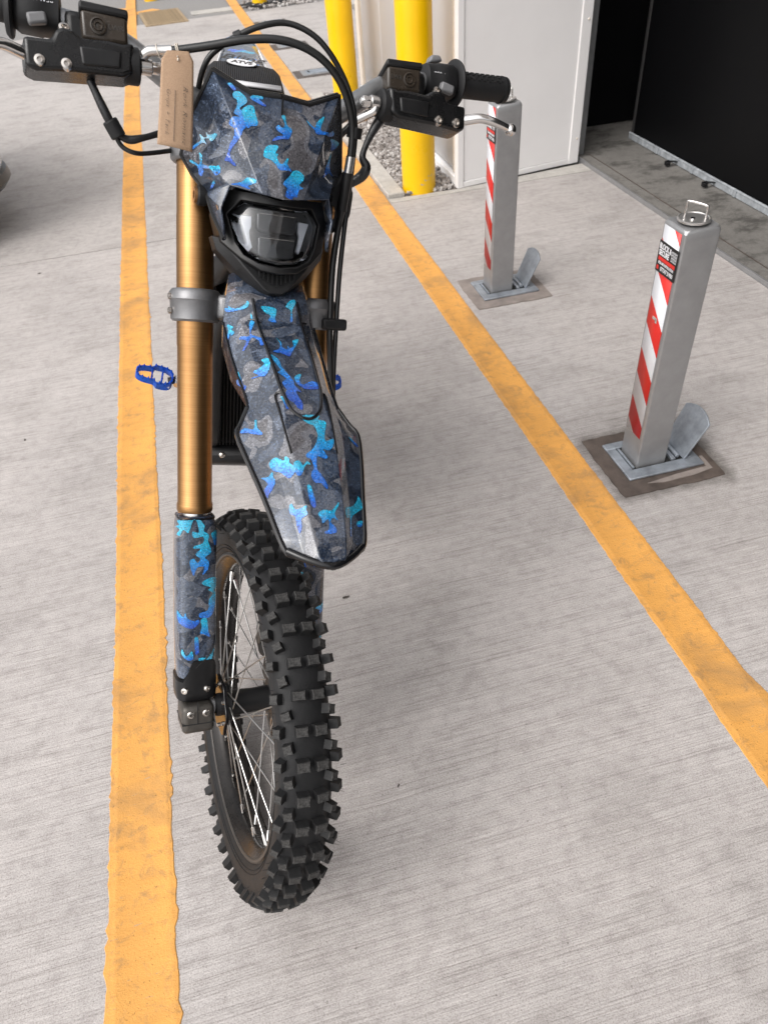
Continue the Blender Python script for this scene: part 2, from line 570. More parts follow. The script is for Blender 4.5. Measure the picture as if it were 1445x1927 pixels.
M['blackg'] = plain('black_gloss_plastic', (0.006, 0.006, 0.007), 0.12, var=0.2)
M['rubber'] = plain('rubber', (0.0105, 0.0105, 0.0112), 0.6, spec=0.35, grain=0.0006, gscale=500, var=0.25, vscale=40)
M['knob'] = plain('knob_rubber', (0.0115, 0.0115, 0.0120), 0.62, spec=0.4, grain=0.0008, gscale=900, var=0.35, vscale=120)
M['knobtop'] = plain('dusty_knob_face', (0.040, 0.039, 0.038), 0.75, grain=0.001, gscale=700, var=0.75, vscale=420, spec=0.3)
M['rim'] = plain('black_anodised_rim', (0.020, 0.018, 0.017), 0.28, 0.6, var=0.2, vscale=60)
M['spoke'] = plain('spoke_steel', (0.50, 0.49, 0.475), 0.34, 1.0)
M['bar'] = plain('grey_anodised_bar', (0.27, 0.275, 0.28), 0.38, 0.8, var=0.08, vscale=60)
M['clamp'] = plain('grey_cast_alloy', (0.20, 0.20, 0.205), 0.42, 0.75, grain=0.0003, gscale=700, var=0.1, vscale=70)
M['foot'] = plain('grey_cast_foot', (0.085, 0.078, 0.07), 0.45, 0.6, grain=0.0003, gscale=700, var=0.12, vscale=80)
M['smoke'] = plain('smoked_reservoir', (0.035, 0.027, 0.02), 0.25, var=0.1, vscale=90)
M['greybtn'] = plain('grey_button', (0.16, 0.16, 0.165), 0.5)
M['cable'] = plain('cable_sheath', (0.010, 0.010, 0.010), 0.33, grain=0.0002, gscale=900)
M['tape'] = plain('wrap_tape', (0.016, 0.016, 0.017), 0.30, grain=0.001, gscale=160, var=0.2, vscale=90)
M['blue'] = plain('blue_anodised', (0.012, 0.10, 0.58), 0.3, 0.55, var=0.15, vscale=90)
M['bluedull'] = plain('blue_anodised_shade', (0.015, 0.06, 0.22), 0.35, 0.7, var=0.15, vscale=90)
M['redsticker'] = plain('red_body_plastic', (0.3, 0.02, 0.02), 0.3)
M['camo'] = camo('camo_film', splashes=False)
M['camo2'] = camo('camo_film_guard', 2.3, splashes=False)
M['splash'] = camo('splash_film', film=True)
M['camo3'] = camo('camo_film_body', 5.1)

def gold():
    m, nt, p = mat_new('gold_anodised_tube')
    b = NT(nt)
    co = b.coord(scale=(1, 1, 1))
    lines = b.noise(b.n('ShaderNodeMapping', {'Vector': co, 'Scale': (6, 6, 900)}).outputs[0], 1.0, 3, 0.6)
    c = b.ramp(lines, [(0.3, (0.325, 0.172, 0.068)), (0.7, (0.41, 0.225, 0.092))])
    nt.links.new(c, p.inputs['Base Color'])
    setp(p, Metallic=1.0, Roughness=0.34, Anisotropic=0.3)
    nt.links.new(b.bump(lines, 0.0002, 0.4), p.inputs['Normal'])
    return m
M['gold'] = gold()

def glass():
    m, nt, p = mat_new('lamp_glass')
    setp(p, Base_Color=(0.93, 0.95, 0.97, 1), Roughness=0.02, IOR=1.50, Transmission_Weight=1.0)
    return m
M['glass'] = glass()
M['drl'] = plain('white_diffuser', (0.70, 0.72, 0.78), 0.35)
M['reflector'] = plain('lamp_reflector', (0.05, 0.05, 0.052), 0.06, 0.3, var=0.3, vscale=70)

def seat_mat():
    m, nt, p = mat_new('ribbed_seat_cover')
    b = NT(nt)
    co = b.coord()
    w = b.n('ShaderNodeTexWave', {'Vector': co, 'Scale': 75.0, 'Distortion': 0.0}, bands_direction='X').outputs[1]
    nt.links.new(b.ramp(w, [(0.2, (0.012, 0.012, 0.013)), (0.8, (0.030, 0.030, 0.033))]), p.inputs['Base Color'])
    nt.links.new(b.bump(w, 0.002, 0.8), p.inputs['Normal'])
    setp(p, Roughness=0.7, Specular_IOR_Level=0.2)
    return m
M['seat'] = seat_mat()

def paper():
    m, nt, p = mat_new('kraft_card')
    b = NT(nt)
    co = b.coord()
    f = b.noise(co, 700, 4, 0.7)
    nt.links.new(b.ramp(f, [(0.3, (0.29, 0.185, 0.115)), (0.7, (0.40, 0.27, 0.175))]), p.inputs['Base Color'])
    setp(p, Roughness=0.85)
    nt.links.new(b.bump(f, 0.0002, 0.5), p.inputs['Normal'])
    return m
M['paper'] = paper()
M['ink'] = plain('pencil_ink', (0.05, 0.045, 0.04), 0.7)
M['twine'] = plain('cotton_twine', (0.62, 0.56, 0.48), 0.9, grain=0.0005, gscale=900)
M['stone'] = None

# ================================================================ SETTING
def site_sheet(name, poly, z, mat, thick=0.02, bevel=0.0):
    mb = MB()
    mb.prism(poly, z - thick, z, 'Z')
    o = mb.build(name, mat, None, SITE, bevel=bevel)
    return tag(o, kind='structure')

def rect(s0, s1, t0, t1):
    return [(s0, t0), (s1, t0), (s1, t1), (s0, t1)]

g = MB()
g.add([(-150, -150, 0), (150, -150, 0), (150, 150, 0), (-150, 150, 0)], [(0, 1, 2, 3)])
tag(g.build('ground', M['asphalt'], None, SITE @ Matrix.Translation((0, 0, -0.014))), kind='structure')
JT = 3.60
site_sheet('concrete_slab', rect(-14, 1.947, -6, JT - 0.003), 0.0, M['conc'], 0.013)
# second bay of concrete, cut round the gravel bed
site_sheet('concrete_slab', [(-14, JT + 0.003), (0.876, JT + 0.003), (0.876, 9.86), (-14, 9.62)], 0.0, M['conc2'], 0.013)
site_sheet('concrete_slab', [(0.879, JT + 0.003), (1.947, JT + 0.003), (1.947, 3.72), (1.24, 3.645), (0.879, 3.655)], 0.0, M['kerb'], 0.013)
site_sheet('kerb', rect(0.879, 0.966, 3.658, 5.84), 0.022, M['kerb'], 0.036, 0.004)
site_sheet('concrete_slab', [(0.880, 5.846), (1.95, 5.846), (1.95, 9.98), (0.880, 9.86)], 0.0, M['conc2'], 0.013)
site_sheet('far_pavement', rect(1.96, 12, 9.3, 14), 0.03, M['kerb'], 0.05)
# door threshold
site_sheet('threshold', rect(1.957, 6.0, -6, 5.70), 0.016, M['thresh'], 0.03, 0.003)
site_sheet('threshold_groove', rect(2.018, 2.023, -6, 3.80), 0.0175, M['mortar'], 0.01)
site_sheet('threshold_edge', rect(1.949, 1.956, -6, 3.80), 0.019, M['galv'], 0.03)

def line_strip(name, s0, s1, t0, t1, jag, seed, bulge=None):
    """raised thermoplastic line: ragged lips, a shallow ridge inside each edge"""
    r = random.Random(seed)
    rows = []
    t = t0
    jl = jr = 0.0
    k = 0
    while t < t1:
        near = t < 4.5
        a = (jag if near else jag * 0.5) * (0.25 + 1.1 * abs(noise.noise(Vector((t * 3.1, seed, 11)))) + 0.5 * r.random())
        tooth = r.choice((1, 1, 0.2, -0.3, -0.6, -0.6))
        jl = tooth * a * r.uniform(0.1, 1.0) + a * 0.8 * noise.noise(Vector((t * 9, seed, 0)))
        tooth = r.choice((1, 1, 0.2, -0.3, -0.6, -0.6))
        jr = tooth * a * r.uniform(0.1, 1.0) + a * 0.8 * noise.noise(Vector((t * 9, seed, 7)))
        wob = 0.004 * noise.noise(Vector((t * 1.1, seed, 3)))
        x0, x1 = s0 + wob - jl, s1 + wob + jr
        if bulge and t < bulge[0]:
            q = min(1, (bulge[0] - t) / 0.06)
            x1 += bulge[1] * q
            x0 -= bulge[2] * q
        h = 0.0016
        rows.append([(x0, t, 0.0004), (x0 + 0.0015, t, h), (s0 + 0.010, t, h), (s0 + 0.013, t, h + 0.0007), (s0 + 0.016, t, h), (s1 - 0.013, t, h), (s1 - 0.010, t, h + 0.0007), (s1 - 0.007, t, h), (x1 - 0.0015, t, h), (x1, t, 0.0004)])
        t += r.uniform(0.006, 0.015) if near else 0.05
        k += 1
    mb = MB()
    n = len(rows[0])
    vs_ = [p for row in rows for p in row]
    fs = [(i * n + j, i * n + j + 1, (i + 1) * n + j + 1, (i + 1) * n + j) for i in range(len(rows) - 1) for j in range(n - 1)]
    mb.add(vs_, fs)
    return tag(mb.build(name, M['yellow'], None, SITE, ang=30), kind='structure')

line_strip('painted_line', -0.427, -0.311, -0.35, 14, 0.0050, 3)
line_strip('painted_line', 0.762, 0.874, 0.2, 14, 0.0030, 11, bulge=(0.705, 0.012, 0.003))

# far yard marks: painted arrow, pale patch
ar = MB()
def flat(mb, pts, z):
    n = len(mb.v)
    mb.add([(x, y, z) for x, y in pts], [tuple(range(len(pts)))])
flat(ar, [(-0.75, 10.35), (-0.35, 10.32), (-0.40, 10.62), (-0.02, 10.85), (-0.12, 11.0), (-0.46, 10.82), (-0.42, 11.3), (-0.6, 11.3), (-0.64, 10.84), (-1.02, 11.05), (-1.1, 10.88), (-0.72, 10.62)], -0.009)
tag(ar.build('painted_arrow', M['yellow'], None, SITE), kind='structure')
site_sheet('concrete_patch', rect(0.30, 0.83, 10.15, 10.40), -0.004, M['kerb'], 0.01)

# gravel bed
gb = site_sheet('gravel_bed', rect(0.966, 1.30, 3.66, 5.84), -0.004, M['mortar2'], 0.01)
def stone_mat():
    m, nt, p = mat_new('crushed_stone')
    b = NT(nt)
    geo = b.n('ShaderNodeNewGeometry')
    c = b.ramp(geo.outputs['Random Per Island'], [(0.0, (0.13, 0.115, 0.105)), (0.4, (0.27, 0.245, 0.23)), (0.75, (0.36, 0.335, 0.32)), (1.0, (0.55, 0.53, 0.51))])
    nt.links.new(c, p.inputs['Base Color'])
    setp(p, Roughness=0.85)
    return m
M['stone'] = stone_mat()
gm = MB()
ico = bmesh.new()
bmesh.ops.create_icosphere(ico, subdivisions=1, radius=1.0)
iv = [v.co.copy() for v in ico.verts]
ifc = [tuple(v.index for v in f.verts) for f in ico.faces]
ico.free()
rg = random.Random(5)
def stones(n, s0, s1, t0, t1, r0, r1, z):
    for _ in range(n):
        c = Vector((rg.uniform(s0, s1), rg.uniform(t0, t1), z + rg.uniform(-0.004, 0.010)))
        rr = rg.uniform(r0, r1)
        sc = Vector((rg.uniform(0.6, 1.25), rg.uniform(0.6, 1.25), rg.uniform(0.45, 0.85))) * rr
        e = Euler((rg.uniform(0, 6), rg.uniform(0, 6), rg.uniform(0, 6))).to_matrix()
        gm.add([e @ Vector((v.x * sc.x, v.y * sc.y, v.z * sc.z)) * rg.uniform(0.85, 1.15) + c for v in iv], ifc)
stones(4600, 0.975, 1.235, 3.665, 5.83, 0.006, 0.015, 0.004)
stones(420, 0.93, 1.75, 9.98, 10.6, 0.012, 0.03, -0.006)
tag(gm.build('gravel', M['stone'], None, SITE, ang=5), 'grey crushed stone gravel between the kerb and the white wall', 'gravel', kind='stuff')

# ---------------------------------------------------------------- building
bld = empty('warehouse', mtx=SITE @ Matrix.Translation((1.24, 3.65, 0)))
tag(bld, 'white clad warehouse with cream corner trims and a black door', 'building')
WH = 4.2
P0, P1 = Vector((1.241, 3.647, 0)), Vector((1.934, 3.749, 0))
wd = (P1 - P0).normalized()
wnrm = Vector((wd.y, -wd.x, 0))           # out of the front face
def wall_pt(u, z, out=0.0):
    return P0 + wd * u + wnrm * out + Vector((0, 0, z))
L = (P1 - P0).length
mb = MB()
a, b_ = wall_pt(0.03, 0.03), wall_pt(L - 0.055, 0.03)
mb.add([a, b_, b_ + Vector((0, 0, WH)), a + Vector((0, 0, WH)), a - wnrm * 0.1, b_ - wnrm * 0.1, b_ - wnrm * 0.1 + Vector((0, 0, WH)), a - wnrm * 0.1 + Vector((0, 0, WH))],
       [(0, 1, 2, 3), (4, 7, 6, 5), (0, 4, 5, 1), (1, 5, 6, 2), (2, 6, 7, 3), (3, 7, 4, 0)])
fw = mb.build('front_wall', M['white'], bld, SITE)
def strip(name, u0, u1, out0, out1, z0, z1, mat, parent):
    mb = MB()
    q = [wall_pt(u0, 0, out0), wall_pt(u1, 0, out0), wall_pt(u1, 0, out1), wall_pt(u0, 0, out1)]
    mb.prism([(p.x, p.y) for p in q], z0, z1, 'Z')
    return mb.build(name, mat, parent, SITE, bevel=0.003)
strip('base_trim', 0.03, L - 0.055, -0.02, 0.003, 0.0, 0.028, M['white'], bld)
strip('edge_trim', L - 0.057, L, -0.12, 0.006, 0.0, WH, M['white'], bld)
strip('seal', L + 0.001, L + 0.012, -0.12, -0.01, 0.0, WH, M['hole'], bld)
strip('corner_trim', -0.004, 0.029, -0.034, 0.005, 0.0, WH, M['white'], bld)
ed = empty('door_jamb', parent=bld)
mb = MB()
mb.prism([(1.952, 3.80), (1.995, 3.80), (1.995, 3.86), (1.952, 3.86)], 0.01, WH, 'Z')
jm = mb.build('jamb_post', M['jamb'], None, SITE, bevel=0.004)
bpy.data.objects.remove(ed)
put(jm, bld, SITE)
# rivets on the trims
rv = MB().lathe([(0.0055, 0), (0.0045, 0.0025), (0.0, 0.0035)], 10).mesh('rivet', M['cream'])
def rivet(p, nrm):
    q = nrm.to_track_quat('Z', 'Y').to_matrix().to_4x4()
    m = SITE @ (Matrix.Translation(p) @ q)
    o = bpy.data.objects.new('rivet', rv)
    link(o)
    put(o, bld, m)
for z in (0.10, 0.62, 1.15, 1.7):
    rivet(wall_pt(L - 0.02, z + 0.02, 0.006), wnrm)
# side wall (faces the bays): shallow ribs between the cream corner trims
FT0, FT1 = 3.69, 5.72
ribs = []
t = FT0
mb = MB()
prof = []
x0 = 1.262
while t < FT1 - 0.01:
    for dt, dx in ((0, 0), (0.47, 0), (0.473, 0.004), (0.479, 0.004), (0.482, 0)):
        if t + dt < FT1:
            prof.append((x0 + dx, t + dt))
    t += 0.50
prof.append((x0, FT1))
vs_ = [(x, y, z) for x, y in prof for z in (0.06, WH)]
mb.add(vs_, [(2 * i, 2 * i + 2, 2 * i + 3, 2 * i + 1) for i in range(len(prof) - 1)])
mb.build('side_wall', M['white_lit'], bld, SITE, solid=0.004)
def post(name, s0, s1, t0, t1, z0, z1, mat, bev=0.003):
    mb = MB()
    mb.prism(rect(s0, s1, t0, t1), z0, z1, 'Z')
    return mb.build(name, mat, bld, SITE, bevel=bev)
post('corner_trim', 1.246, 1.262, 3.69, 3.745, 0.05, WH, M['cream'])
post('corner_trim', 1.240, 1.262, 5.69, 5.78, 0.05, WH, M['cream'])
post('base_trim', 1.236, 1.275, 3.655, 5.77, 0.0, 0.045, M['white_lit'])
for z in (0.12, 0.75, 1.35, 2.0):
    rivet(Vector((1.246, 3.718, z)), Vector((-1, 0, 0)))
    rivet(Vector((1.240, 5.735, z)), Vector((-1, 0, 0)))
post('rear_wall', 1.28, 6.0, 5.71, 5.76, 0.0, WH, M['white'])
post('partition', 1.30, 1.94, 3.90, 3.95, 0.02, WH, M['interior'])
post('partition', 1.30, 1.36, 3.95, 5.70, 0.02, WH, M['interior'])
post('partition', 5.9, 6.0, -5.5, 5.70, 0.02, WH, M['interior'])
post('dark_backing', 1.97, 2.9, 4.22, 4.26, 0.02, WH, M['blackpanel'])  # added black sheet, standing in for the darkness inside the opening
post('roof', 1.22, 6.05, -5.5, 5.78, WH, WH + 0.1, M['white'])
post('fascia', 2.30, 2.36, -5.5, 3.94, 3.12, WH, M['white'])
# black door leaf with its bottom seal and latches
dr = MB()
dr.prism(rect(2.335, 2.375, -5.4, 3.925), 0.045, 3.1, 'Z')
door = dr.build('door', M['blackpanel'], bld, SITE, bevel=0.003)
sd_ = MB()
sd_.prism(rect(2.322, 2.334, -5.4, 3.93), 0.020, 0.044, 'Z')
sd_.cyl((2.326, -5.4, 0.047), (2.326, 3.93, 0.047), 0.006, n=8)
seal = sd_.build('bottom_seal', M['clear'], door, SITE)
post('door_edge', 2.331, 2.336, 3.905, 3.928, 0.045, 3.1, M['cartrim0'])  # stile edge, its thin highlight line put into the paler grey
post('door_stile', 2.37, 2.43, 3.93, 3.97, 0.02, 3.1, M['interior'])
for t in (3.63, 3.30, 2.95, 2.62):
    c = MB().box((2.318, t, 0.035), (0.008, 0.02, 0.028))
    c.build('seal_clip', M['clear'], door, SITE, bevel=0.002)
for t, ln in ((3.45, 0.10), (3.12, 0.13)):
    c = MB()
    c.box((2.298, t - 0.01, 0.040), (0.05, 0.018, 0.006), Matrix.Rotation(R(12), 3, 'Y'))
    c.box((2.27, t - 0.01, 0.034), (0.02, 0.026, 0.02))
    c.build('door_latch', M['blackg'], door, SITE, bevel=0.002)
# black box just inside the opening
c = MB().box((2.05, 4.05, 0.06), (0.07, 0.10, 0.09))
c.build('stop_block', M['black'], bld, SITE, bevel=0.006)

# ---------------------------------------------------------------- yellow guard posts
def guard_post(s, t, label, z0=-0.01, hgt=1.25, r=0.083):
    mb = MB()
    mb.lathe([(r, z0), (r, hgt - 0.03), (r * 0.94, hgt - 0.008), (r * 0.75, hgt), (0, hgt + 0.004)], 48)
    o = empty('guard_post', mtx=SITE @ Matrix.Translation((s, t, 0)))
    m = SITE @ Matrix.Translation((s, t, 0))
    mb.build('post', M['ypost'], o, m, ang=50)
    sc = MB()
    for k in range(3):
        a0 = -1.75 + 0.25 * k
        for dz in (0,):
            z = 0.045 + 0.018 * ((k * 7) % 3)
            pts = []
            for i in range(7):
                a = a0 + 0.05 * i
                pts.append(Vector((math.cos(a) * (r + 0.0004), math.sin(a) * (r + 0.0004), z + 0.004 * math.sin(i * 2.1 + k))))
            n = len(sc.v)
            sc.v += [tuple(p) for p in pts] + [tuple(p + Vector((0, 0, 0.003 + 0.003 * math.sin(j + k)))) for j, p in enumerate(pts)]
            sc.f += [(n + i, n + i + 1, n + 8 + i, n + 7 + i) for i in range(6)]
    sc.build('scuff', M['kerb'], o, m)
    tag(o, label, 'bollard', 'yellow guard posts along the wall')
    return o
guard_post(1.060, 3.728, 'thick yellow guard post standing in the gravel at the white wall corner', hgt=1.5)
guard_post(1.056, 5.40, 'second yellow guard post, behind the cables over the bike\'s number plate', hgt=1.5)
gp = guard_post(1.094, 10.27, 'distant yellow guard post on a black sheet beside the pebbles', -0.015)
guard_post(-0.117, 11.75, 'farthest yellow guard post, its foot just showing above the drain grate', -0.015)
sh = MB()
pts = []
for i in range(22):
    a = 2 * math.pi * i / 22
    rr = 0.19 + 0.05 * math.sin(3 * a + 1) + 0.02 * math.sin(7 * a)
    pts.append((1.10 + rr * 1.25 * math.cos(a), 10.2 + rr * 0.75 * math.sin(a)))
vs_ = [(x, y, -0.008 + 0.03 * abs(math.sin(i * 2.4))) for i, (x, y) in enumerate(pts)] + [(1.094, 10.25, 0.02)]
sh.add(vs_, [(i, (i + 1) % 22, 22) for i in range(22)])
tag(sh.build('ground_sheet', M['rubber'], None, SITE, solid=0.006), 'crumpled black sheet under the distant yellow guard post', 'sheet')

# ---------------------------------------------------------------- far drain grate
gr_m = SITE @ Matrix.Translation((-0.02, 10.18, -0.013)) @ Matrix.Rotation(R(4), 4, 'Z')
gt = empty('drain_grate', mtx=gr_m)
tag(gt, 'rusty slatted drain grate beside the far end of the yellow line', 'grate')
M['rust'] = plain('rusty_iron', (0.30, 0.22, 0.13), 0.8, var=0.3, vscale=40)
MB().box((0, 0, 0.004), (0.46, 1.0, 0.006)).build('pit', M['hole'], gt, gr_m)
f = MB()
for sx in (-1, 1):
    f.box((sx * 0.215, 0, 0.012), (0.03, 1.0, 0.02))
for sy in (-1, 1):
    f.box((0, sy * 0.485, 0.012), (0.40, 0.03, 0.02))
f.build('frame', M['rust'], gt, gr_m)
sl = MB().box((0, 0, 0.013), (0.40, 0.042, 0.016)).mesh('slat', M['rust'])
for k in range(12):
    share('slat', sl, gt, Matrix.Translation((0, -0.43 + k * 0.078, 0)))

# ---------------------------------------------------------------- lowered bollard lids further back
def lowered(s, t, label):
    m = SITE @ Matrix.Translation((s, t, 0))
    o = empty('lowered_bollard', mtx=m)
    tag(o, label, 'bollard', 'lowered bollards sunk in the concrete')
    MB().box((0, 0, 0.001), (0.33, 0.26, 0.004)).build('mortar_bed', M['mortar'], o, m)
    MB().box((0.01, 0, 0.006), (0.24, 0.17, 0.008)).build('base_frame', M['galv'], o, m, bevel=0.002)
    MB().box((0.02, 0, 0.0115), (0.185, 0.12, 0.005)).build('lid', M['galvb'], o, m, bevel=0.002)
    MB().tube([(-0.05, -0.03, 0.014), (-0.06, 0.0, 0.018), (-0.05, 0.03, 0.014)], 0.004, 6).build('lift_ring', M['hole'], o, m)
lowered(1.05, 6.55, 'nearest of the closed bollard lids sunk in the concrete')
lowered(1.03, 7.72, 'middle closed bollard lid sunk in the concrete')
lowered(1.04, 9.0, 'farthest closed bollard lid, a dark strip on the concrete')

def rr(hx, hy, rad, z, n=8):
    out = []
    for cx_, cy_, a0 in ((hx - rad, hy - rad, 0), (-hx + rad, hy - rad, 90), (-hx + rad, -hy + rad, 180), (hx - rad, -hy + rad, 270)):
        for i in range(n + 1):
            a = R(a0 + 90 * i / n)
            out.append((cx_ + rad * math.cos(a), cy_ + rad * math.sin(a), z))
    return out
def loft(mb, loops):
    n = len(loops[0])
    base = len(mb.v)
    mb.v += [tuple(p) for l in loops for p in l]
    for j in range(len(loops) - 1):
        for i in range(n):
            mb.f.append((base + j * n + i, base + j * n + (i + 1) % n, base + (j + 1) * n + (i + 1) % n, base + (j + 1) * n + i))
    mb.f.append(tuple(base + i for i in range(n - 1, -1, -1)))
    mb.f.append(tuple(base + (len(loops) - 1) * n + i for i in range(n)))
    return mb
# ---------------------------------------------------------------- raised telescopic bollards
def sticker_mat():
    m, nt, p = mat_new('red_white_tape')
    b = NT(nt)
    co = b.coord()
    s = b.n('ShaderNodeSeparateXYZ', {'Vector': co})
    # diagonal bands on the left face: v = z + k*y
    v = b.math('SUBTRACT', s.outputs[2], b.math('MULTIPLY', s.outputs[1], 0.95))
    v = b.math('FRACT', b.math('ADD', b.math('MULTIPLY', v, 1 / 0.14), 0.307))
    c = b.ramp(v, [(0.0, (0.60, 0.022, 0.016)), (0.5, (0.68, 0.69, 0.72))], 'CONSTANT')
    wear = b.ramp(b.noise(co, 60, 5, 0.7), [(0.70, (0, 0, 0)), (0.74, (1, 1, 1))])
    c = b.mix(b.math('MULTIPLY', wear, 0.7), c, (0.2, 0.19, 0.17))
    nt.links.new(c, p.inputs['Base Color'])
    setp(p, Roughness=0.42)
    return m
M['tape_rw'] = sticker_mat()
def halo_mat():
    m, nt, p = mat_new('damp_halo')
    b = NT(nt)
    co = b.coord()
    q = b.n('ShaderNodeSeparateXYZ', {'Vector': co})
    dx = b.math('MAXIMUM', b.math('SUBTRACT', b.math('ABSOLUTE', b.math('SUBTRACT', q.outputs[0], 0.028)), 0.140), 0.0)
    dy = b.math('MAXIMUM', b.math('SUBTRACT', b.math('ABSOLUTE', b.math('ADD', q.outputs[1], 0.008)), 0.118), 0.0)
    d = b.math('SQRT', b.math('ADD', b.math('MULTIPLY', dx, dx), b.math('MULTIPLY', dy, dy)))
    d = b.math('ADD', d, b.math('MULTIPLY', b.math('SUBTRACT', b.noise(co, 26, 4, 0.65), 0.5), 0.06))
    f = b.ramp(d, [(0.0, (1, 1, 1)), (0.05, (0, 0, 0))])
    f = b.math('MULTIPLY', f, 0.55)
    tr = b.n('ShaderNodeBsdfTransparent')
    setp(p, Base_Color=(0.13, 0.115, 0.10, 1), Roughness=0.7)
    mx = b.n('ShaderNodeMixShader', {0: f, 1: tr.outputs[0], 2: p.outputs[0]})
    nt.links.new(mx.outputs[0], nt.nodes['Material Output'].inputs[0])
    return m
M['halo'] = halo_mat()
BW = 0.088
def telescopic(s, t, label, wet):
    m = SITE @ Matrix.Translation((s, t, 0))
    o = empty('security_bollard', mtx=m)
    tag(o, label, 'bollard', 'raised square steel bollards')
    # mortar bed round the socket
    mb = MB()
    n = 72
    ring = []
    r2 = random.Random(int(s * 1000))
    for i in range(n):
        a = 2 * math.pi * i / n
        k = (abs(math.cos(a)) ** 26 + abs(math.sin(a)) ** 26) ** (-1 / 26)
        ring.append((0.022 + 0.150 * k * math.cos(a) + r2.uniform(-0.0025, 0.0025), -0.010 + 0.130 * k * math.sin(a) + r2.uniform(-0.0025, 0.0025)))
    mb.prism(ring, 0.0005, 0.0035, 'Z')
    mb.build('mortar_bed', M['mortar'] if wet else M['mortar2'], o, m)
    if wet:
        hl = MB()
        hl.add([(-0.19, -0.20, 0.0002), (0.25, -0.20, 0.0002), (0.25, 0.19, 0.0002), (-0.19, 0.19, 0.0002)], [(0, 1, 2, 3)])
        hl.build('damp_stain', M['halo'], o, m)
        c = MB()
        c.prism([(-0.045, -0.108), (0.0, -0.118), (0.09, -0.116), (0.150, -0.106), (0.152, -0.050), (0.142, -0.050), (0.138, -0.094), (0.05, -0.098)], 0.0036, 0.0052, 'Z')
        c.build('dry_patch', M['mortar2'], o, m)
    # socket frame: plate with a slot
    f = MB()
    x0, x1, y0, y1 = -0.085, 0.136, -0.086, 0.076
    hx0, hx1, hy0, hy1 = -0.058, 0.100, -0.050, 0.050
    f.prism([(x0, y0), (x1, y0), (x1, hy0), (x0, hy0)], 0.004, 0.011, 'Z')
    f.prism([(x0, hy1), (x1, hy1), (x1, y1), (x0, y1)], 0.004, 0.011, 'Z')
    f.prism([(x0, hy0 + 0.0003), (hx0, hy0 + 0.0003), (hx0, hy1 - 0.0003), (x0, hy1 - 0.0003)], 0.004, 0.0108, 'Z')
    f.prism([(hx1, hy0 + 0.0003), (x1, hy0 + 0.0003), (x1, hy1 - 0.0003), (hx1, hy1 - 0.0003)], 0.004, 0.0108, 'Z')
    f.build('base_frame', M['galvb'], o, m, bevel=0.002)
    MB().box((0.02, 0, 0.0045), (0.158, 0.10, 0.002)).build('socket', M['hole'], o, m)
    h = MB()
    h.box((0.068, 0, 0.009), (0.012, 0.09, 0.008))
    h.cyl((0.082, -0.04, 0.014), (0.082, 0.04, 0.014), 0.006, n=10)
    h.box((-0.0525, 0, 0.009), (0.006, 0.09, 0.008))
    h.build('hinge', M['galvb'], o, m, bevel=0.001)
    # hinged lid, tipped open
    lp = []
    for i in range(13):
        q_ = 1 - i / 6
        lp.append((0.056 * q_, 0.118 + 0.019 * (1 - q_ * q_)))
    poly = [(-0.050, 0.0), (0.050, 0.0)] + lp
    lid = MB().prism(poly, 0.0, 0.006, 'X')
    lm = m @ Matrix.Translation((0.090, -0.006, 0.012)) @ Matrix.Rotation(R(24), 4, 'Y')
    lid.build('lid', M['galvb'], o, lm, bevel=0.0015)
    # post
    H_ = 0.667
    p = MB()
    w = BW / 2
    def sqloop(h_, rad, z):
        out = []
        for cx_, cy_, a0 in ((h_ - rad, h_ - rad, 0), (-h_ + rad, h_ - rad, 90), (-h_ + rad, -h_ + rad, 180), (h_ - rad, -h_ + rad, 270)):
            for i in range(9):
                a = R(a0 + 90 * i / 8)
                out.append((cx_ + rad * math.cos(a), cy_ + rad * math.sin(a), z))
        return out
    def cone(loop):       # corners ground away under the round cap
        return [(x_, y_, z_ - max(0.0, math.hypot(x_, y_) - w * 1.03) * 0.75) for x_, y_, z_ in loop]
    loops = [sqloop(w, 0.005, 0.006), sqloop(w, 0.005, H_ - 0.03), cone(sqloop(w, 0.005, H_ - 0.0022)), cone(sqloop(w - 0.0012, 0.006, H_ - 0.0006)), cone(sqloop(w - 0.003, 0.010, H_))]
    loft(p, loops)
    p.build('post', M['galv'], o, m, ang=30)
    cap = MB().lathe([(0.036, H_), (0.036, H_ + 0.0035), (0.033, H_ + 0.0045), (0.0315, H_ + 0.003), (0.0, H_ + 0.0032)], 40)
    cp = cap.build('cap', M['capsteel'], o, m, ang=30)
    key = MB().lathe([(0.006, H_ + 0.003), (0.005, H_ + 0.006), (0, H_ + 0.0065)], 14, at=(-0.006, -0.004, 0))
    key.lathe([(0.003, H_ + 0.003), (0.0025, H_ + 0.005), (0, H_ + 0.0055)], 10, at=(-0.022, 0.004, 0))
    key.build('lock', M['chrome'], cp)
    hd = MB().tube([(-0.015, 0.014, H_ + 0.002), (-0.0145, 0.0135, H_ + 0.032), (-0.012, 0.011, H_ + 0.038), (0.012, -0.015, H_ + 0.034), (0.0155, -0.0185, H_ + 0.028), (0.0155, -0.0185, H_ + 0.002)], 0.0026, 10, smooth=3)
    hd.build('handle', M['steel'], cp)
    # striped tape and black label on the face towards the bays
    x = -w - 0.0012
    st = MB()
    y0, y1 = -0.033, 0.036
    st.add([(x, y0, 0.098), (x, y1, 0.098), (x, y1, 0.652), (x, y0, 0.652)], [(0, 3, 2, 1)])
    stp = st.build('striped_tape', M['tape_rw'], o, m, solid=0.0006)
    lb = MB()
    lb.box((x - 0.0012, 0.0, 0.580), (0.0006, 0.080, 0.072))
    lab = lb.build('label', M['labelblack'], o, m)
    face = Matrix(((0, 0, -1), (-1, 0, 0), (0, 1, 0))).to_4x4()   # text x -> -y, text y -> z, text normal -> -x
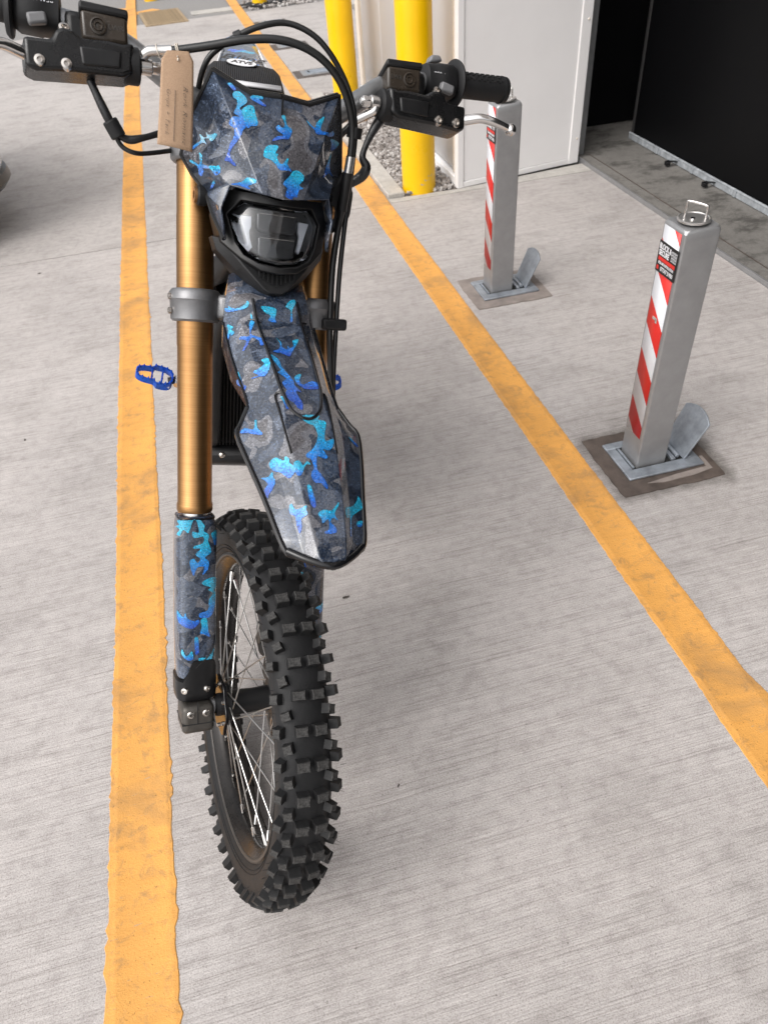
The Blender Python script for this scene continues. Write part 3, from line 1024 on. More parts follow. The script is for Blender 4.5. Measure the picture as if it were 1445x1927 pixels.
    def put_text(s_, size, yy, zz, mat, spacing=0.85, bold=0.0, sx=1.0):
        loc = Matrix.Translation((x - 0.0018, yy, zz)) @ face @ Matrix.Diagonal((sx, 1, 1, 1))
        letter('lettering', s_, size, mat, lab, loc, spacing=spacing, bold=bold, depth=0.00015)
    put_text('BLOCK &', 0.0170, 0.0130, 0.6035, M['printwhite'], 0.92, 0.0006, 0.74)
    put_text('SECURE', 0.0170, 0.0150, 0.5890, M['printwhite'], 0.92, 0.0006, 0.74)
    rb = MB().box((x - 0.0018, 0.0, 0.576), (0.0004, 0.068, 0.0085))
    rb.build('red_band', M['red'], lab)
    put_text('BOLLARD INSTALLATION', 0.0085, 0.0, 0.5665, M['printwhite'], 0.9, 0.0002, 0.70)
    put_text('077347 51950', 0.0135, -0.006, 0.554, M['printwhite'], 0.95, 0.0003, 0.70)
    MB().box((x - 0.0018, 0.0315, 0.554), (0.0004, 0.008, 0.009)).build('phone_mark', M['red'], lab)
    for k in range(3):
        bb = MB()
        for z0 in range(4):
            bb.box((x - 0.0018, -0.017 - k * 0.0075, 0.586 + z0 * 0.0068), (0.0004, 0.0048, 0.0012))
        for sy in (-1, 1):
            bb.box((x - 0.0018, -0.017 - k * 0.0075 + sy * 0.0021, 0.5965), (0.0004, 0.0008, 0.024))
        bb.build('post_emblem', M['printwhite'], lab)
    sw = MB().box((x - 0.0012, 0.004, 0.435), (0.0006, 0.018, 0.007))
    sw.box((x - 0.0012, -0.003, 0.431), (0.0006, 0.007, 0.010))
    if wet:
        sw.build('scratch', M['kerb'], o, m)
    return o
telescopic(1.027, 1.418, 'nearest square steel bollard, whole phone label showing, set in dark damp mortar', True)
telescopic(1.027, 2.540, 'farther square steel bollard behind the brake lever tip, in pale mortar', False)

# ---------------------------------------------------------------- parked car (its corner shows at the left edge)
car_m = SITE @ Matrix.Translation((-2.985, 3.76, 0)) @ Matrix.Rotation(R(-62), 4, 'Z')
car = empty('parked_car', mtx=car_m)
tag(car, 'white parked car of which only a rounded bumper corner shows at the left', 'car')
M['carpaint'] = plain('white_car_paint', (0.62, 0.63, 0.63), 0.2, coat=1.0, var=0.02)
M['cartrim'] = plain('grey_bumper_trim', (0.05, 0.047, 0.045), 0.35)
M['carglass'] = plain('dark_glass', (0.01, 0.012, 0.013), 0.05)
bd_ = MB()
loft(bd_, [rr(0.845, 2.04, 0.42, 0.245), rr(0.865, 2.055, 0.42, 0.30), rr(0.868, 2.055, 0.42, 0.38), rr(0.87, 2.06, 0.42, 0.55), rr(0.87, 2.05, 0.42, 0.70), rr(0.85, 2.02, 0.42, 0.86), rr(0.80, 1.95, 0.40, 0.93)])
bd_.build('body', M['carpaint'], car, car_m, ang=50)
bt = MB()
loft(bt, [rr(0.78, 1.95, 0.38, 0.17), rr(0.85, 2.04, 0.42, 0.19), rr(0.874, 2.068, 0.42, 0.225), rr(0.868, 2.06, 0.42, 0.262)])
bt.build('bumper', M['cartrim'], car, car_m, ang=50)
cb = MB()
loft(cb, [[(x, y - 0.2, z) for x, y, z in rr(0.74, 1.25, 0.25, 0.92)], [(x, y - 0.25, z) for x, y, z in rr(0.58, 0.85, 0.25, 1.38)], [(x, y - 0.25, z) for x, y, z in rr(0.50, 0.75, 0.25, 1.43)]])
cb.build('cabin', M['carglass'], car, car_m, ang=40)
rf = MB()
loft(rf, [[(x, y - 0.25, z) for x, y, z in rr(0.57, 0.84, 0.25, 1.385)], [(x, y - 0.25, z) for x, y, z in rr(0.52, 0.78, 0.25, 1.445)]])
rf.build('roof', M['carpaint'], car, car_m, ang=40)
for sx in (-1, 1):
    for sy in (-1, 1):
        w_ = MB().lathe([(0.30, -0.09), (0.315, -0.06), (0.315, 0.06), (0.30, 0.09), (0.20, 0.095)], 28, 'X', at=(sx * 0.76, sy * 1.28, 0.315))
        wh = w_.build('wheel', M['rubber'], car, car_m)
        MB().lathe([(0.19, 0.0), (0.17, 0.012), (0.0, 0.004)], 24, 'X', at=(sx * 0.855, sy * 1.28, 0.315)).build('hubcap', M['steel'], wh)
    MB().box((sx * 0.55, 2.03, 0.66), (0.36, 0.05, 0.13)).build('lamp', M['carglass'], car, car_m, bevel=0.02)
    MB().box((sx * 0.93, 0.72, 0.98), (0.16, 0.10, 0.12)).build('mirror', M['carpaint'], car, car_m, bevel=0.03)

# ================================================================ MOTORBIKE
bike = empty('dirt_bike', (-0.245, 0.62, 0))
tag(bike, 'electric dirt bike with blue camouflage plastics, gold forks and knobbly tyre', 'motorbike')
ROOT = bike.matrix_basis.copy()
def part(mb, name, mat, frame=None, **k):
    return mb.build(name, mat, bike, frame if frame is not None else FR, **k)
def sub(mb, name, mat, parent, frame=None, **k):
    return mb.build(name, mat, parent, frame if frame is not None else FR, **k)

# printed splashes of the graphics kit, outlines in the part's own coordinates
def smooth_outline(pts, k=3):
    out = []
    m = len(pts)
    for i in range(m):
        p0, p1, p2, p3 = (Vector(pts[j % m]) for j in (i - 1, i, i + 1, i + 2))
        for q in range(k):
            t = q / k
            out.append(0.5 * (2 * p1 + (p2 - p0) * t + (2 * p0 - 5 * p1 + 4 * p2 - p3) * t * t + (3 * p1 - p0 - 3 * p2 + p3) * t ** 3))
    return out
def largest_piece(n, f):
    own = list(range(n))
    def root(i):
        while own[i] != i:
            own[i] = own[own[i]]
            i = own[i]
        return i
    for q in f:
        for i in q[1:]:
            own[root(i)] = root(q[0])
    cnt = {}
    for q in f:
        cnt[root(q[0])] = cnt.get(root(q[0]), 0) + 1
    best = max(cnt, key=cnt.get)
    return [q for q in f if root(q[0]) == best]
def fill_outline(pts, step):
    pts = smooth_outline(pts)
    n = len(pts)
    x0, x1 = min(p.x for p in pts), max(p.x for p in pts)
    y0, y1 = min(p.y for p in pts), max(p.y for p in pts)
    grid = []
    y = y0 + step / 2
    while y < y1:
        x = x0 + step / 2
        while x < x1:
            grid.append(Vector((x, y)))
            x += step
        y += step
    v, e, f, *_ = delaunay_2d_cdt(pts + grid, [], [list(range(n))], 1, 1e-6)
    f = largest_piece(len(v), f)
    used = sorted({i for q in f for i in q})
    mp = {i: j for j, i in enumerate(used)}
    return [v[i] for i in used], [tuple(mp[i] for i in q) for q in f]
def splash_on(owner, outlines, lift=0.0006):
    dg = bpy.context.evaluated_depsgraph_get()
    tree = BVHTree.FromObject(owner, dg)
    for pts in outlines:
        v, f = fill_outline(pts, 0.0035)
        pos, ok = [], []
        for p in v:
            hit = tree.ray_cast(Vector((p.x, 0.6, p.y)), Vector((0, -1, 0)))
            ok.append(hit[0] is not None)
            pos.append(tuple(hit[0] + Vector((0, 0.8, 0.35)) * lift + hit[1] * 0.0002) if hit[0] is not None else (p.x, 0, p.y))
        mb = MB()
        mb.v = pos
        mb.f = [q for q in f if all(ok[i] for i in q)]
        if len(mb.f) > 2:
            mb.f = largest_piece(len(mb.v), mb.f)
            keep = sorted({i for q in mb.f for i in q})
            mp = {i: j for j, i in enumerate(keep)}
            mb.v = [mb.v[i] for i in keep]
            mb.f = [tuple(mp[i] for i in q) for q in mb.f]
            o = mb.build('camo_splash', M['splash'], owner, FR, ang=60)
SPLASH_PLATE = [
    [(.0674,.8905),(.0627,.8919),(.0569,.8855),(.0596,.8831),(.0642,.887)],
    [(.0604,.881),(.0542,.8832),(.0476,.8796),(.0435,.8736),(.0453,.8693),(.0508,.8652),(.0529,.8615),(.049,.8581),(.0486,.8488),(.0462,.8405),(.0497,.8367),(.0519,.8304),(.0563,.8224),(.0599,.8171),(.062,.8102),(.0601,.8037),(.0555,.7969),(.058,.7949),(.064,.8001),(.0684,.8012),(.0647,.8105),(.0628,.8218),(.0601,.8266),(.0599,.8373),(.0654,.8435),(.0619,.8511),(.0533,.8522),(.0605,.8558),(.0569,.8636),(.056,.8717),(.0606,.875)],
    [(.0503,.8612),(.0426,.8677),(.0358,.8674),(.034,.8603),(.0309,.8481),(.0331,.8437),(.0393,.8429),(.0435,.8396),(.0475,.8437),(.0498,.854)],
    [(.0354,.8814),(.0244,.8811),(.0239,.8778),(.0287,.8771),(.0203,.8717),(.022,.8694),(.0315,.8727),(.0396,.8768)],
    [(.0878,.8375),(.0848,.8341),(.0776,.8352),(.0769,.8314),(.0818,.8256),(.0848,.8296),(.0901,.8292),(.0871,.8225),(.0919,.8247),(.1013,.818),(.1003,.823),(.0937,.8274),(.0949,.8353),(.0907,.8312),(.0871,.831)],
    [(.095,.8127),(.0921,.8092),(.0917,.7997),(.0862,.795),(.0852,.7927),(.0875,.7928),(.0909,.7939),(.0897,.7904),(.0913,.7853),(.0938,.7873),(.096,.7977),(.1041,.8039),(.1033,.8061),(.0952,.7999),(.0938,.8008)],
    [(.0852,.7954),(.0786,.794),(.075,.7946),(.075,.7856),(.0796,.7824),(.0828,.7888),(.0857,.7929)],
    [(.0806,.7772),(.0792,.7733),(.0809,.769),(.0818,.7722)],
    [(.0648,.7698),(.0518,.7738),(.044,.7807),(.0355,.778),(.0347,.7742),(.0383,.7726),(.0446,.7681),(.036,.7618),(.0377,.7601),(.0529,.7677),(.0637,.7684)],
    [(.0006,.8603),(-.0042,.8618),(-.0062,.851),(-.0135,.8462),(-.0111,.8381),(-.0074,.833),(.0009,.8321),(.0119,.8281),(.0125,.8299),(.0073,.8343),(-.0013,.8369),(.0051,.8409),(.0082,.8448),(.0049,.849),(.0004,.8459),(-.0024,.8477),(-.0032,.8529)],
    [(.0192,.8215),(.0121,.8231),(.0057,.8221),(.0099,.8134),(.0061,.8126),(.0081,.8086),(.0057,.8027),(.0012,.8008),(-.0052,.8088),(-.0073,.8085),(-.0057,.8013),(-.0111,.7935),(-.0055,.7938),(.0047,.7929),(.0104,.7996),(.0166,.8044),(.0247,.8071),(.0238,.8153)],
    [(-.014,.7946),(-.0212,.7959),(-.0287,.7907),(-.0271,.7841),(-.0212,.778),(-.0274,.7745),(-.0209,.7716),(-.0185,.7636),(-.0149,.7569),(-.0085,.7584),(-.0016,.7611),(-.004,.7715),(.0013,.7764),(-.0081,.7873)],
    [(-.0349,.8626),(-.0464,.8554),(-.0495,.8625),(-.0595,.8722),(-.0609,.8706),(-.0553,.8572),(-.0581,.8532),(-.0717,.8558),(-.0788,.8613),(-.0828,.8582),(-.0729,.8516),(-.061,.8494),(-.0491,.8482),(-.0463,.8528),(-.0391,.8571)],
    [(-.0762,.8506),(-.0992,.8555),(-.0907,.8447),(-.0804,.8394),(-.0791,.8459)],
    [(-.0825,.8385),(-.0819,.8227),(-.0849,.8149),(-.0902,.809),(-.0801,.8103),(-.0673,.8002),(-.0731,.8133)],
]
SPLASH_FENDER = [
    [(.0607,.6221),(.0523,.6172),(.0411,.6236),(.0375,.6288),(.0358,.6247),(.0403,.6186),(.0513,.6147),(.0615,.6131)],
    [(.0361,.6131),(.0346,.6032),(.0369,.6023),(.0338,.6),(.0398,.5891),(.0402,.5842),(.0302,.5801),(.0264,.5771),(.0332,.5704),(.0344,.5766),(.041,.5802),(.0502,.5644),(.0526,.5634),(.0473,.5758),(.0534,.5769),(.0511,.5811),(.0426,.5824),(.0401,.5972),(.0371,.6039)],
    [(.062,.5959),(.0567,.5929),(.059,.5887),(.0565,.5864),(.0601,.5812),(.0608,.5844),(.0645,.5727),(.0647,.5792),(.062,.5876)],
    [(.0209,.6224),(.0024,.6213),(.002,.6146),(.0051,.6077),(.0048,.6019),(.0152,.6037),(.0104,.6106),(.0173,.6143)],
    [(-.0136,.6242),(-.021,.6325),(-.0294,.6349),(-.0285,.6288),(-.0218,.6197),(-.0196,.6061),(-.0157,.605),(-.0199,.6196)],
    [(.0127,.5819),(.0071,.5767),(.0075,.5704),(.0019,.5676),(-.0006,.5724),(-.003,.5694),(-.0088,.5728),(-.0102,.5792),(-.0193,.5813),(-.0125,.573),(-.004,.5647),(.0014,.5591),(.01,.5625),(.0215,.5642),(.0113,.5686),(.0087,.5766)],
    [(.037,.5532),(.0294,.5553),(.0299,.5462),(.0368,.5338),(.0422,.5326),(.0503,.5286),(.0494,.5302),(.0432,.5339),(.0477,.5371),(.0399,.5432),(.0348,.5488)],
    [(.0613,.5368),(.0601,.5279),(.0592,.5206),(.0569,.5195),(.0599,.5138),(.0615,.5235)],
    [(.0257,.5609),(.0172,.5544),(.0163,.5469),(.01,.5368),(.0059,.5297),(.0058,.5246),(-.0006,.5168),(.0061,.518),(.0039,.5095),(.0017,.5039),(.0044,.4968),(.0098,.4994),(.0128,.5049),(.0182,.5075),(.021,.5146),(.0183,.519),(.0213,.5276),(.0145,.5322),(.0233,.5392),(.0185,.5424),(.0241,.5526)],
    [(.0027,.5349),(-.0069,.5382),(-.0023,.53),(-.0061,.5257),(-.0183,.5304),(-.0264,.5275),(-.0242,.5216),(-.0097,.5206),(-.0019,.5234),(.0032,.5283)],
    [(.0277,.5114),(.0207,.5096),(.0216,.5032),(.0196,.499),(.0238,.4975),(.0262,.5058)],
    [(.0761,.4653),(.0704,.4713),(.0614,.4709),(.0582,.48),(.0559,.4811),(.0573,.4737),(.0527,.4671),(.0567,.4651),(.0681,.4662)],
    [(.0503,.4367),(.0436,.442),(.0368,.4396),(.0353,.4444),(.0319,.4432),(.0318,.4385),(.0268,.4327),(.031,.4246),(.0351,.4211),(.041,.426),(.0481,.4268),(.0517,.4319)],
    [(.0281,.4389),(.0212,.4415),(.018,.4361),(.0121,.441),(.0087,.4372),(.0145,.437),(.0213,.4268),(.027,.4265)],
    [(.0624,.4184),(.0549,.4199),(.0497,.4259),(.0494,.4197),(.0481,.4168),(.0515,.4088),(.0577,.4006),(.0589,.3974),(.0613,.4055),(.0569,.4113),(.0578,.415)],
    [(.0086,.49),(-.0155,.4911),(-.013,.4862),(-.0227,.4836),(-.0182,.4723),(-.0164,.4627),(-.0276,.4648),(-.0254,.4576),(-.0186,.4524),(-.0106,.4535),(-.0146,.4454),(-.0109,.4432),(-.0015,.446),(.0008,.4398),(.0016,.432),(-.0026,.4258),(-.0073,.4163),(-.006,.411),(.0003,.4175),(.0067,.418),(.0104,.424),(.0084,.4302),(.0054,.4334),(.0068,.4427),(.0114,.4449),(.0115,.4488),(.0019,.4546),(-.0076,.4678),(-.0057,.479),(.0022,.4822)],
    [(.0169,.4154),(.013,.4148),(.0115,.4058),(.0107,.3967),(.0123,.3922),(.0159,.3943),(.0174,.4041)],
    [(.0378,.3908),(.0351,.394),(.0323,.3883),(.0221,.3949),(.0229,.3903),(.0221,.3859),(.0285,.3797),(.029,.3723),(.0318,.3641),(.0335,.3719),(.0335,.3807),(.0382,.3833)],
    [(.0101,.3863),(.002,.3901),(-.0073,.3887),(-.0172,.3962),(-.0176,.3939),(-.0106,.3853),(-.013,.3784),(-.0077,.3811),(-.0037,.377),(-.0092,.3705),(-.0071,.3655),(.0047,.3654),(.0051,.3676),(-.0003,.3698),(-.0015,.3802),(.0062,.3758),(.007,.3803)],
    [(-.0273,.3898),(-.0402,.388),(-.0499,.3926),(-.0543,.3974),(-.0582,.3847),(-.0459,.3808),(-.0364,.3764),(-.0301,.3593),(-.0283,.3611),(-.0329,.3769),(-.0268,.3792)],
    [(-.0441,.3711),(-.0524,.371),(-.0491,.3655),(-.0427,.3668)],
    [(-.0603,.4636),(-.0729,.453),(-.0718,.4506),(-.0652,.4563)],
]
SPLASH_GUARD = [
    [(33.8,.309),(62.0,.3105),(92.0,.3105),(99.6,.3071),(106.4,.3006),(104.0,.2931),(117.1,.2869),(115.1,.2771),(123.1,.2597),(107.9,.2518),(117.4,.2444),(113.7,.2312),(100.6,.2241),(106.2,.2362),(89.1,.237),(81.5,.2305),(76.0,.2239),(68.9,.2376),(67.1,.2477),(77.7,.2508),(87.1,.2438),(94.7,.2502),(81.4,.2574),(96.5,.2658),(77.7,.2664),(79.5,.2707),(102.1,.2744),(102.1,.2844),(77.6,.2829),(74.0,.2928),(90.7,.2914),(85.4,.3074),(77.2,.3115),(70.2,.3014),(63.6,.2907),(53.3,.2959),(43.9,.2865),(30.9,.2872),(43.7,.2963),(21.5,.298),(42.1,.3025)],
    [(123.0,.2887),(143.4,.2917),(147.3,.2698),(132.3,.2698),(127.2,.2794)],
    [(100.7,.2127),(123.7,.2188),(142.1,.2147),(139.1,.2002),(131.0,.1971),(139.4,.1909),(134.2,.1686),(120.4,.1546),(95.3,.1556),(93.4,.1626),(116.2,.1667),(118.1,.1827),(128.4,.1929),(115.9,.1991),(121.8,.203),(104.5,.2079)],
    [(33.3,.167),(51.5,.1578),(56.8,.165),(62.0,.1558),(78.1,.1507),(89.5,.1524),(93.4,.1476),(78.1,.1391),(63.7,.1396),(41.2,.1474),(29.8,.1571)],
    [(97.3,.152),(112.6,.1531),(116.6,.1339),(120.7,.1216),(105.2,.128),(95.5,.1287),(99.3,.1402)],
    [(80.0,.1227),(89.7,.1221),(91.7,.1078),(91.8,.0972),(82.0,.0966)],
    [(49.4,.1052),(56.7,.0951),(63.8,.0951),(72.6,.1019),(76.4,.0887),(62.0,.0868),(47.4,.0968)],
    [(91.8,.0888),(117.1,.0888),(135.6,.1045),(125.5,.0826),(121.6,.0676),(111.4,.0776),(97.8,.0777)],
]

# ---- front wheel
fwheel = empty('front_wheel', parent=bike, mtx=FR)
RW = 0.315
ty = MB()
prof = []
sec = [(0.244, 0.026), (0.250, 0.0315), (0.262, 0.0350), (0.275, 0.0362), (0.286, 0.0342), (0.294, 0.0282), (0.299, 0.0175), (0.3005, 0.0)]
full = [(r, -h) for r, h in sec] + [(r, h) for r, h in reversed(sec[:-1])]
full += [(0.238, 0.020), (0.238, -0.020)]
ty.lathe(full, 96, 'X', close=True)
tyre = sub(ty, 'tyre', M['rubber'], fwheel, ang=60)
# raised ribs on the sidewall
sr = MB()
for sx in (-1, 1):
    for rr_ in (0.2525, 0.258):
        k = 0.0326 if rr_ < 0.255 else 0.0340
        sr.lathe([(rr_ - 0.0008, sx * (k - 0.001)), (rr_, sx * (k + 0.001)), (rr_ + 0.0008, sx * (k - 0.001))], 96, 'X', cap=False)
sub(sr, 'sidewall_rib', M['rubber'], fwheel, ang=60)

def knob_mesh(name, lx, ly, hgt, taper=0.80, dish=0.0012, round_=0.0):
    """block: base lx (across) by ly (along), concave flanks and a dished top"""
    mb = MB()
    def loop(sx, sy, z, pinch):
        pts = []
        for (ax, ay) in ((-1, -1), (0, -1 + pinch), (1, -1), (1 - pinch, 0), (1, 1), (0, 1 - pinch), (-1, 1), (-1 + pinch, 0)):
            pts.append((ax * sx / 2, ay * sy / 2, z))
        return pts
    l0 = loop(lx * 1.0, ly * 1.04, -0.006, 0)
    l1 = loop(lx * taper * 1.07, ly * taper * 1.07, hgt * 0.86, 0.06)
    l2 = loop(lx * taper, ly * taper, hgt, 0.12)
    vs_ = l0 + l1 + l2 + [(0, 0, hgt - dish)]
    fs = []
    for j in (0, 8):
        for i in range(8):
            fs.append((j + i, j + (i + 1) % 8, j + 8 + (i + 1) % 8, j + 8 + i))
    fs += [(16 + i, 16 + (i + 1) % 8, 24) for i in range(8)]
    mb.add(vs_, fs)
    me = mb.mesh(name, M['knob'], ang=25)
    me.materials.append(M['knobtop'])
    for p_ in me.polygons:
        if p_.center.z > hgt * 0.93:
            p_.material_index = 1
    return me
K_c = knob_mesh('tyre_knob', 0.0172, 0.0135, 0.0150, 0.88)
K_m = knob_mesh('tyre_knob', 0.0135, 0.0125, 0.0128, 0.87)
K_s = knob_mesh('tyre_knob', 0.0132, 0.0132, 0.0138, 0.88)
NP = 44
kr = random.Random(2)
def knob(me, ang, x, r, tilt, spin):
    # knob z = outward radial tilted towards the shoulder
    rot = Matrix.Rotation(ang, 4, 'X')           # turns +y to the radial direction
    base = Matrix(((1, 0, 0), (0, 0, 1), (0, -1, 0))).to_4x4()   # knob z -> +y, knob y -> -z
    m = rot @ Matrix.Translation((x, r, 0)) @ Matrix.Rotation(tilt, 4, 'Z') @ base @ Matrix.Rotation(spin, 4, 'Z') @ Matrix.Diagonal((kr.uniform(0.93, 1.06), kr.uniform(0.93, 1.08), kr.uniform(0.95, 1.0), 1))
    share('tyre_knob', me, fwheel, m)
off = R(2.2)
for k in range(NP):
    a = off + 2 * math.pi * k / NP
    hp = math.pi / NP
    for sx in (-1, 1):
        knob(K_c, a + kr.uniform(-.004, .004), sx * 0.0112, 0.2998, -sx * R(7), R(kr.uniform(-3, 3)))
        knob(K_m, a + hp * 1.0 + kr.uniform(-.006, .006), sx * 0.0252, 0.2950, -sx * R(30), sx * R(14))
        knob(K_s, a + (hp * 0.0 if sx > 0 else 0.1 * hp), sx * 0.0330, 0.2872, -sx * R(46), sx * R(-6))

hr = MB()
rh = random.Random(4)
for _ in range(150):        # moulding hairs left on the new tyre
    a = rh.uniform(0, 2 * math.pi)
    sx_ = rh.choice((-1, 1))
    x_, r_, d_ = rh.choice(((0.0425, 0.2965, (0.8, 0.6)), (0.030, 0.302, (0.3, 0.95)), (0.0362, 0.276, (1.0, 0.05)), (0.0005, 0.300, (0.1, 1.0))))
    q_ = Matrix.Rotation(a, 3, 'X')
    p_ = q_ @ Vector((sx_ * x_, r_, 0))
    e_ = q_ @ Vector((sx_ * d_[0], d_[1], rh.uniform(-0.4, 0.4))).normalized() * rh.uniform(0.004, 0.009)
    hr.cyl(p_, p_ + e_, 0.0004, 0.0003, 4)
tag(sub(hr, 'moulding_hair', M['rubber'], fwheel), kind='stuff')
rm = MB()
rp = [(0.2445, 0.024), (0.2455, 0.0265), (0.2415, 0.028), (0.2370, 0.0265), (0.2330, 0.021), (0.2270, 0.017), (0.2230, 0.009), (0.2220, 0.0)]
rfull = [(r, -h) for r, h in rp] + [(r, h) for r, h in reversed(rp[:-1])] + [(0.236, 0.018), (0.236, -0.018)]
rm.lathe(rfull, 96, 'X', close=True)
sub(rm, 'rim', M['rim'], fwheel, ang=50)
lip = MB()
for sx in (-1, 1):
    lip.lathe([(0.2440, sx * 0.0285), (0.2400, sx * 0.0290), (0.2368, sx * 0.0270)], 96, 'X', cap=False)
M['lip'] = plain('rim_lip', (0.062, 0.056, 0.051), 0.45, 0.3, var=0.15, vscale=40)
sub(lip, 'rim_lip', M['lip'], fwheel, solid=0.001)

hb = MB()
hb.lathe([(0.012, 0.062), (0.018, 0.060), (0.0185, 0.050), (0.034, 0.046), (0.0345, 0.0395), (0.021, 0.034), (0.0195, 0.0), (0.021, -0.026), (0.033, -0.030), (0.033, -0.037), (0.024, -0.040), (0.024, -0.052), (0.012, -0.054)], 40, 'X')
hub = sub(hb, 'hub', M['black'], fwheel, ang=30)
ax = MB().cyl((0.100, 0, 0), (0.060, 0, 0), 0.0115, n=24)
ax.cyl((-0.055, 0, 0), (-0.10, 0, 0), 0.0115, n=24)
sub(ax, 'axle', M['galv'], fwheel)
# scalloped disc carrier on the bike's right
ca = MB()
poly = []
for i in range(72):
    a = 2 * math.pi * i / 72
    rr_ = 0.0455 + 0.0035 * math.cos(6 * a)
    poly.append((rr_ * math.cos(a), rr_ * math.sin(a)))
ca.prism(poly, 0.0475, 0.0535, 'X')
cr_ = sub(ca, 'carrier', M['blackg'], fwheel, bevel=0.001)
for k in range(6):
    a = 2 * math.pi * (k + 0.5) / 6
    b1 = MB().lathe([(0.0035, 0.0535), (0.0035, 0.0560), (0.002, 0.0570), (0, 0.0570)], 10, 'X', at=(0, 0.036 * math.cos(a), 0.036 * math.sin(a)))
    b1.build('bolt', M['bolt'], hub)
# brake disc, other side
dk = MB()
n = 72
for k, (ra, rb2) in enumerate(((0.084, 0.103),)):
    vs_ = []
    for i in range(n):
        a = 2 * math.pi * i / n
        w_ = 0.003 * math.cos(12 * a)
        for r_ in (ra, rb2 + w_):
            for x_ in (-0.0465, -0.0500):
                vs_.append((x_, r_ * math.cos(a), r_ * math.sin(a)))
    fs = []
    for i in range(n):
        j = (i + 1) % n
        q = [4 * i, 4 * i + 1, 4 * i + 2, 4 * i + 3]
        w2 = [4 * j, 4 * j + 1, 4 * j + 2, 4 * j + 3]
        fs += [(q[0], w2[0], w2[2], q[2]), (q[1], q[3], w2[3], w2[1]), (q[0], q[1], w2[1], w2[0]), (q[2], w2[2], w2[3], q[3])]
    dk.add(vs_, fs)
for k in range(6):
    a = 2 * math.pi * k / 6
    p0 = Vector((-0.0482, 0.026 * math.cos(a - 0.5), 0.026 * math.sin(a - 0.5)))
    p1 = Vector((-0.0482, 0.087 * math.cos(a), 0.087 * math.sin(a)))
    dk.cyl(p0, p1, 0.0042, 0.0036, 8)
M['disc'] = plain('brake_disc_steel', (0.34, 0.32, 0.30), 0.3, 1.0, var=0.15, vscale=60)
sub(dk, 'brake_disc', M['disc'], fwheel)

# spokes
NS = 36
for k in range(NS):
    side = 1 if k % 2 == 0 else -1
    lead = 1 if (k // 2) % 2 == 0 else -1
    a_r = 2 * math.pi * (k + 0.5) / NS
    a_h = a_r + lead * R(62)
    hx = side * (0.0425 if side > 0 else 0.0335) + (0.003 if lead > 0 else -0.003) * side
    p0 = Vector((hx, 0.030 * math.cos(a_h), 0.030 * math.sin(a_h)))
    p1 = Vector((side * 0.006, 0.2225 * math.cos(a_r), 0.2225 * math.sin(a_r)))
    d = (p1 - p0).normalized()
    sp = MB().cyl(p0, p1, 0.00118, n=7)
    so = sub(sp, 'spoke', M['spoke'], fwheel)
    nip = MB().cyl(p1 - d * 0.017, p1 - d * 0.001, 0.0026, 0.0032, n=8)
    nip.build('nipple', M['chrome'], fwheel, FR)

